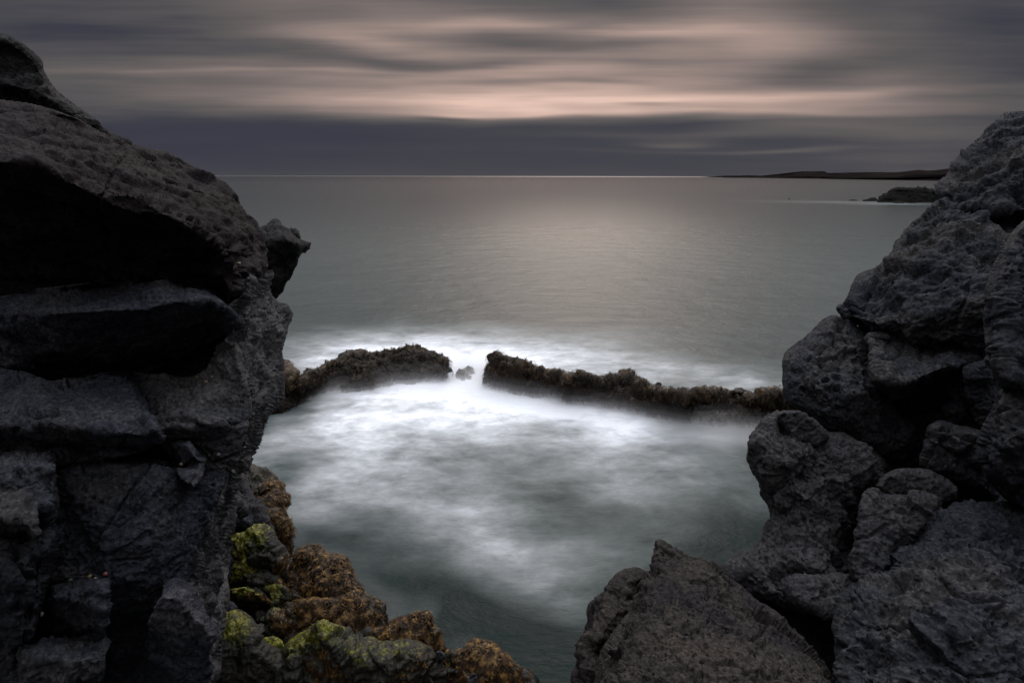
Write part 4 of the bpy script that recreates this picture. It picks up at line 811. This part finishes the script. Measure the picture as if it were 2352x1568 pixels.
reef('low sloping reef rock with trailing weed, between the middle hump and the flat-topped rock',
  [(1455,900),(1460,880),(1475,882),(1500,892),(1530,896),(1560,902),(1590,912),(1600,935),(1605,965),(1560,965),(1500,955),(1455,940)],
  [[(1470,884,14.2),(1540,900,13.9),(1595,915,13.6)],[(1465,925,13.2),(1600,945,12.7)],[(1465,942,13.0),(1600,962,12.5)]], 275, 1400)
reef('pinkish-grey stone peeping over the low part of the reef',
  [(1484,892),(1492,882),(1506,880),(1518,884),(1524,894),(1505,900)], [[(1490,886,14.4),(1518,886,14.4)],[(1505,898,14.2)]], 277, 0, hz=(.35,.25), weed=[(0,0,1,0)], name='stone', amp=.05, mid=.02, thick=.4, rimR=.1, rim=8)
reef('flat-topped reef rock near the right boulders with a dark pocket below',
  [(1592,930),(1600,904),(1625,901),(1660,899),(1690,906),(1720,908),(1735,925),(1745,965),(1740,1000),(1680,985),(1620,965),(1592,955)],
  [[(1600,908,13.8),(1660,903,13.9),(1725,912,13.6)],[(1600,920,13.0),(1680,930,12.9),(1735,935,12.7)],[(1600,950,12.9),(1740,990,12.0)]], 279, 1200, hz=(.5,.3,-.06))
reef('low brown dome of rock on top of the flat reef rock',
  [(1672,908),(1680,896),(1700,891),(1718,896),(1732,908),(1728,918),(1700,918),(1680,916)], [[(1680,900,13.7),(1725,900,13.7)],[(1700,916,13.4)]], 281, 60, hz=(.60,.42), weed=[(1700,900,30,.4)], name='boulder', amp=.12, mid=.05, thick=.7, rimR=.2, rim=9)
reef('last reef rock, brown and glistening, touching the right boulders',
  [(1715,940),(1722,915),(1750,905),(1785,899),(1805,902),(1830,920),(1840,960),(1820,985),(1790,985),(1758,972),(1735,965)],
  [[(1725,916,13.2),(1785,902,13.4),(1835,925,13.0)],[(1730,945,12.3),(1790,950,12.2)],[(1760,970,12.1),(1820,982,12.0)]], 283, 1500)
reef('sunken reef rock fading into the mist below the flat reef rock',
  [(1600,960),(1640,950),(1700,955),(1760,965),(1830,975),(1850,1010),(1780,1010),(1700,1000),(1630,985)],
  [[(1610,962,12.9),(1760,966,12.6),(1840,980,12.4)],[(1640,980,12.2),(1800,1005,11.6)]], 285, 400, hz=(.12,-.06), amp=.2)
reef('small pointed rock awash in the gap of the reef',
  [(1052,860),(1062,852),(1072,845),(1079,843),(1087,850),(1095,858),(1085,866),(1058,866)], [[(1050,852,15.6),(1078,843,15.8),(1098,854,15.6)],[(1070,870,14.9)]], 287, 60, hz=(.08,-.05), amp=.06, mid=.05, thick=.6)

# ------------------------------------------------------------------ sea stack, skerries and the far coast
def far_rock(name, label, outline, d, seed, sc_=8.0, mat=None, **k):
    xs = [p[0] for p in outline]; ys = [p[1] for p in outline]; a, b_ = min(xs), max(xs)
    c = [[(a, max(ys), d), (b_, max(ys), d)], [(a, min(ys), d*1.05), (b_, min(ys), d*1.05)]]
    kk = dict(facet=False, chips=0, crust=0, g=1.5, rim=5, rimR=sc_*.25, amp=.9, big=8, mid=.0, ridge=0, seed=seed, thick=sc_*1.5, chaik=0, moss=[(0,0,1,0)], weed=[(0,0,1,0)]); kk.update(k)
    V, F, att, info = solid(outline, [p for l in c for p in l], **kk)
    q = V/ sc_*4; h = fbm(q, 4, seed+5); cen = V.mean(0); nn = V-cen; nn /= np.linalg.norm(nn, axis=1, keepdims=True)
    V = V+nn*(h*sc_*.12)[:,None]
    return mesh_obj(name, V, F, mat or M_far)
tag(far_rock('sea_stack', '', [(2008,468),(2014,458),(2020,450),(2027,443),(2037,440),(2042,434),(2051,431),(2060,427),(2067,426),(2080,429),(2095,428),(2110,429),(2124,427),(2138,432),(2150,430),(2175,430),(2220,436),(2230,470),(2200,474),(2100,472),(2040,470)], 114, 301),
    'flat-topped black islet off the right shore in the middle distance', 'islet')
for (lab, ol, d, s) in (('low dark skerry at the left foot of the black islet', [(1978,464),(1983,457),(1992,456),(2000,453),(2008,453),(2018,458),(2024,466),(2000,468)], 118, 303),
    ('thin dark skerry standing alone left of the islet in the surf line', [(1944,465),(1948,459),(1958,458),(1968,460),(1972,465),(1958,467)], 119, 304),
    ('small dark skerry in front of the islet, left of two larger ones', [(2018,473),(2024,466),(2032,463),(2042,464),(2046,472),(2032,475)], 108, 305),
    ('rounded dark skerry just right of the gap of white water before the islet', [(2047,473),(2052,463),(2064,460),(2073,463),(2078,472),(2062,475)], 109, 306),
    ('dark skerry closest to the right rock wall before the islet', [(2076,474),(2080,465),(2092,461),(2104,463),(2112,468),(2112,475),(2094,476)], 107, 307),
    ('lone black rock in open water left of the surf line', [(1803,463),(1808,456),(1812,454),(1818,457),(1820,463),(1811,465)], 124, 308),
    ('barely visible dark speck of rock beside the lone black rock', [(1786,462),(1789,459),(1794,459),(1797,462),(1791,464)], 126, 309)):
    tag(far_rock('skerry', '', ol, d, s, sc_=1.6, rimR=.3), lab, 'skerry', None)
def headland(name, sil, base, dl, dr, mat, seed, kind='structure'):
    # terrain strip: shore line, low cliff, slope and skyline at real distances
    xs = np.linspace(sil[0][0], sil[-1][0], 420); sx_ = [p[0] for p in sil]; sy_ = [p[1] for p in sil]
    top = np.interp(xs, sx_, sy_); bx = [p[0] for p in base]; by = [p[1] for p in base]; bot = np.interp(xs, bx, by)
    dd = np.exp(np.interp(xs, [xs[0], xs[-1]], [math.log(dl), math.log(dr)])); rows = []
    K = 14
    for k in range(K):
        s = k/(K-1); prof = [0, .30, .42, .46, .50, .55, .60, .66, .72, .78, .84, .90, .96, 1.0][k]
        y = bot+(top-bot)*prof; d = dd*(1+(.0 if k < 2 else .35*s))
        P = unproj(xs, y, d)
        P[:,2] += (fbm(P/(d[:,None]*.012), 3, seed+k)*dd*.0007)*(0 if k in (0,) else 1)
        rows.append(P)
    low = rows[0].copy(); low[:,2] = -3; rows.insert(0, low)
    bk = rows[-1].copy(); bk[:,1] += 600; bk[:,2] = -3; rows.append(bk)
    V = np.concatenate(rows); r, c = len(rows), len(xs); I = np.arange(r*c).reshape(r, c)
    F = np.stack([I[:-1,:-1], I[:-1,1:], I[1:,1:], I[1:,:-1]], -1).reshape(-1, 4)
    o = mesh_obj(name, V, F, mat); tag(o, kind=kind); return o
headland('hills', [(1880,398),(1950,397),(2000,396),(2050,395),(2080,393),(2095,390),(2110,388),(2130,390),(2150,389),(2165,387),(2185,384),(2197,387),(2230,389),(2330,388)], [(1880,405),(2330,405)], 2600, 1900, M_hill, 320)
headland('headland', [(1656,407.5),(1660,404),(1668,402.5),(1700,402.3),(1720,401.5),(1745,402.5),(1760,403.4),(1790,402),(1810,397.5),(1840,392.5),(1862,392),(1885,391.4),(1892,392),(1900,395.5),(1930,395.5),(1950,394.5),(2000,394),(2050,394),(2100,398),(2150,399),(2230,400),(2330,400)],
  [(1656,408),(1760,408.3),(1900,409.5),(2000,412),(2100,415),(2200,418),(2330,421)], 2400, 520, M_hill, 325)
tag(far_rock('distant_island', '', [(1640,408),(1643,404.6),(1650,404.4),(1652,405.6),(1656,405.4),(1657,408)], 3200, 330, sc_=6, mat=M_hill, g=.8, rim=1.5), 'faint tiny island on the horizon just left of the headland tip', 'island')

# ------------------------------------------------------------------ mist: spray smeared by the long exposure over the foot of the reef and shore
def mist(name, label, spots, top, dens, bounds, n=170):
    xs = np.linspace(bounds[0], bounds[1], n); ys = np.linspace(bounds[2], bounds[3], n); X, Y = np.meshgrid(xs, ys); T = np.zeros(X.shape)
    q = np.stack([X.ravel(), Y.ravel(), 0*X.ravel()], 1)
    for (x, y, rx, ry, s) in spots:
        cx_, cy_ = wxy(x, y); T += s*np.exp(-((X-cx_)/rx)**2-((Y-cy_)/ry)**2)
    T = T*(1+.9*fbm(q/1.1, 4, 400).reshape(X.shape))
    T = np.clip(T, 0, 1.0)*top
    Zt = T-.05; Zb = np.full(X.shape, -.25); Zt = np.maximum(Zt, Zb+.02)
    r, c = X.shape; I = np.arange(r*c).reshape(r, c); m_ = r*c
    Ft = np.stack([I[:-1,:-1], I[:-1,1:], I[1:,1:], I[1:,:-1]], -1).reshape(-1, 4); Fb = Ft[:, ::-1]+m_
    loop = np.concatenate([I[0,:], I[1:,-1], I[-1,-2::-1], I[-2:0:-1,0]])
    nx_ = np.roll(loop, -1); Fs = np.stack([nx_, loop, loop+m_, nx_+m_], 1)
    V = np.concatenate([np.stack([X.ravel(), Y.ravel(), Zt.ravel()], 1), np.stack([X.ravel(), Y.ravel(), Zb.ravel()], 1)])
    m = bpy.data.materials.new(name); m.use_nodes = True; t = m.node_tree; t.nodes.clear()
    v = t.nodes.new('ShaderNodeVolumePrincipled'); v.inputs['Density'].default_value = dens; v.inputs['Color'].default_value = (.97,.97,.99,1)
    o_ = t.nodes.new('ShaderNodeOutputMaterial'); t.links.new(v.outputs[0], o_.inputs['Volume'])
    o = mesh_obj(name, V, np.concatenate([Ft, Fb, Fs]), m); tag(o, label, 'mist', None, 'stuff'); return o
x0_, y1_ = wxy(560, 840); x1_, _ = wxy(1900, 960)
REEF_FOOT = [(700,915,1.1,.9,.5),(800,885,1.2,.9,.7),(900,872,1.2,.9,.9),(1000,868,1.0,.8,1.0),(1085,862,.8,1.0,1.0),(1170,890,1.1,.8,1.0),
   (1280,925,1.2,.8,.9),(1400,950,1.2,.8,.8),(1520,970,1.2,.8,.8),(1640,985,1.1,.8,.9),(1760,1000,1.0,.8,.7),(1080,810,1.6,1.4,.4)]
MB = (x0_-1, x1_+1.0, wxy(1176,1060)[1], wxy(1176,790)[1])
for lab_, tp_, de_ in (('lowest, densest layer of white mist along the inner foot of the reef', .17, 1.5), ('thin middle layer of mist along the inner foot of the reef', .32, .30), ('faint upper layer of mist along the inner foot of the reef', .48, .10)):
    mist('sea_mist', lab_, REEF_FOOT, tp_, de_, MB, n=130)
mist('sea_mist', 'thin veil of mist in the inlets between the brown shore rocks', [(690,1285,.5,.5,1.0),(840,1385,.5,.45,.8),(870,1460,.45,.4,.9),(1040,1500,.5,.4,.6),(790,1290,.6,.5,.4)], .14, .8, (wxy(560,1290)[0], wxy(1250,1500)[0], wxy(1176,1610)[1], wxy(1176,1200)[1]), n=110)
# ------------------------------------------------------------------ periwinkles in the cracks of the left cliff
bpy.context.view_layer.update(); DG = bpy.context.evaluated_depsgraph_get()
def snail_mesh(rad):
    V, F = [], []; turns, seg, ring = 2.6, 34, 8
    for i in range(seg):
        a = i/(seg-1); th = a*turns*2*math.pi; rr = rad*.62*(a**1.3)+.0004; tr = rad*.55*(a**1.1)+.0004; z = rad*1.25*(1-a)
        for j in range(ring):
            ph = 2*math.pi*j/ring; R_ = rr+tr*math.cos(ph); V.append((R_*math.cos(th), R_*math.sin(th), z*.8+tr*math.sin(ph)+rad*.3))
    for i in range(seg-1):
        for j in range(ring): F.append((i*ring+j, i*ring+(j+1) % ring, (i+1)*ring+(j+1) % ring, (i+1)*ring+j))
    k = len(V); V.append((0, 0, rad*1.35+rad*.3)); V.append(tuple(np.mean(V[(seg-1)*ring:seg*ring], 0)))
    F += [(k, (j+1) % ring, j, j) for j in range(0)]
    return V, F, k+1, seg, ring
for (x, y, rad, col, lab) in ((549,609,.020,(.42,.40,.16),'pale yellow sea snail high on the right end of the overhanging rock'),
    (163,1331,.017,(.10,.34,.14),'green sea snail at the left end of the shell crack, lower left'),
    (209,1324,.020,(.50,.33,.04),'large mustard-yellow sea snail in the middle of the shell crack, lower left'),
    (219,1331,.010,(.34,.22,.18),'tiny brown sea snail just right of the mustard-yellow one'),
    (245,1318,.015,(.50,.07,.04),'red sea snail at the right end of the shell crack, lower left'),
    (454,868,.016,(.30,.24,.14),'tan sea snail, left one of three under the lit corner of the left cliff'),
    (475,880,.018,(.42,.26,.12),'orange-brown sea snail, lowest of three under the lit corner of the left cliff'),
    (489,868,.015,(.28,.25,.18),'grey-tan sea snail, right one of three under the lit corner of the left cliff'),
    (401,1062,.016,(.45,.25,.10),'orange sea snail, left end of the shelf below the small rock wedge'),
    (410,1066,.014,(.30,.24,.22),'grey sea snail between two orange ones on the shelf below the rock wedge'),
    (419,1066,.016,(.48,.26,.08),'bright orange sea snail right of the grey one on the shelf'),
    (483,1046,.014,(.46,.24,.12),'orange sea snail at the right end of the crevice, beside a white one'),
    (503,1045,.014,(.42,.40,.42),'whitish sea snail at the far right end of the crevice in the left cliff'),
    (132,1098,.013,(.40,.22,.10),'small tan sea snail on the corner of the tall dark column'),
    (94,1412,.016,(.36,.28,.26),'pale pinkish sea snail low beside the shadowed square rock, lower left')):
    dr = Vector(pix_dir(x, y)); hit, loc, nrm, _, ob, _ = sc.ray_cast(DG, Vector((0, 0, CAM_H)), dr)
    if not hit: continue
    rad *= .75; g0 = sum(col)/3; col = tuple(.45*c+.35*g0 for c in col)
    V, F, cap, seg, ring = snail_mesh(rad)
    m, t, b = nodes('snail_shell'); n_ = N(t, 'ShaderNodeTexNoise', Scale=90.0, Detail=3.0)
    g_ = N(t, 'ShaderNodeNewGeometry'); t.links.new(g_.outputs['Position'], n_.inputs['Vector'])
    t.links.new(ramp_n(t, n_.outputs[0], [(.35, tuple(c*.55 for c in col)), (.65, tuple(min(c*1.25, .8) for c in col))]), b.inputs['Base Color']); b.inputs['Roughness'].default_value = .4
    Fq = [f_ for f_ in F]+[((seg-1)*ring+j, (seg-1)*ring+(j+1) % ring, cap, cap) for j in range(0)]
    o = mesh_obj('sea_snail', np.array(V), np.array(Fq), m)
    q_ = nrm.to_track_quat('Z', 'Y'); o.rotation_mode = 'QUATERNION'; o.rotation_quaternion = q_
    o.location = loc+nrm*(rad*-.05); tag(o, lab, 'sea snail', 'sea snails on the left cliff')
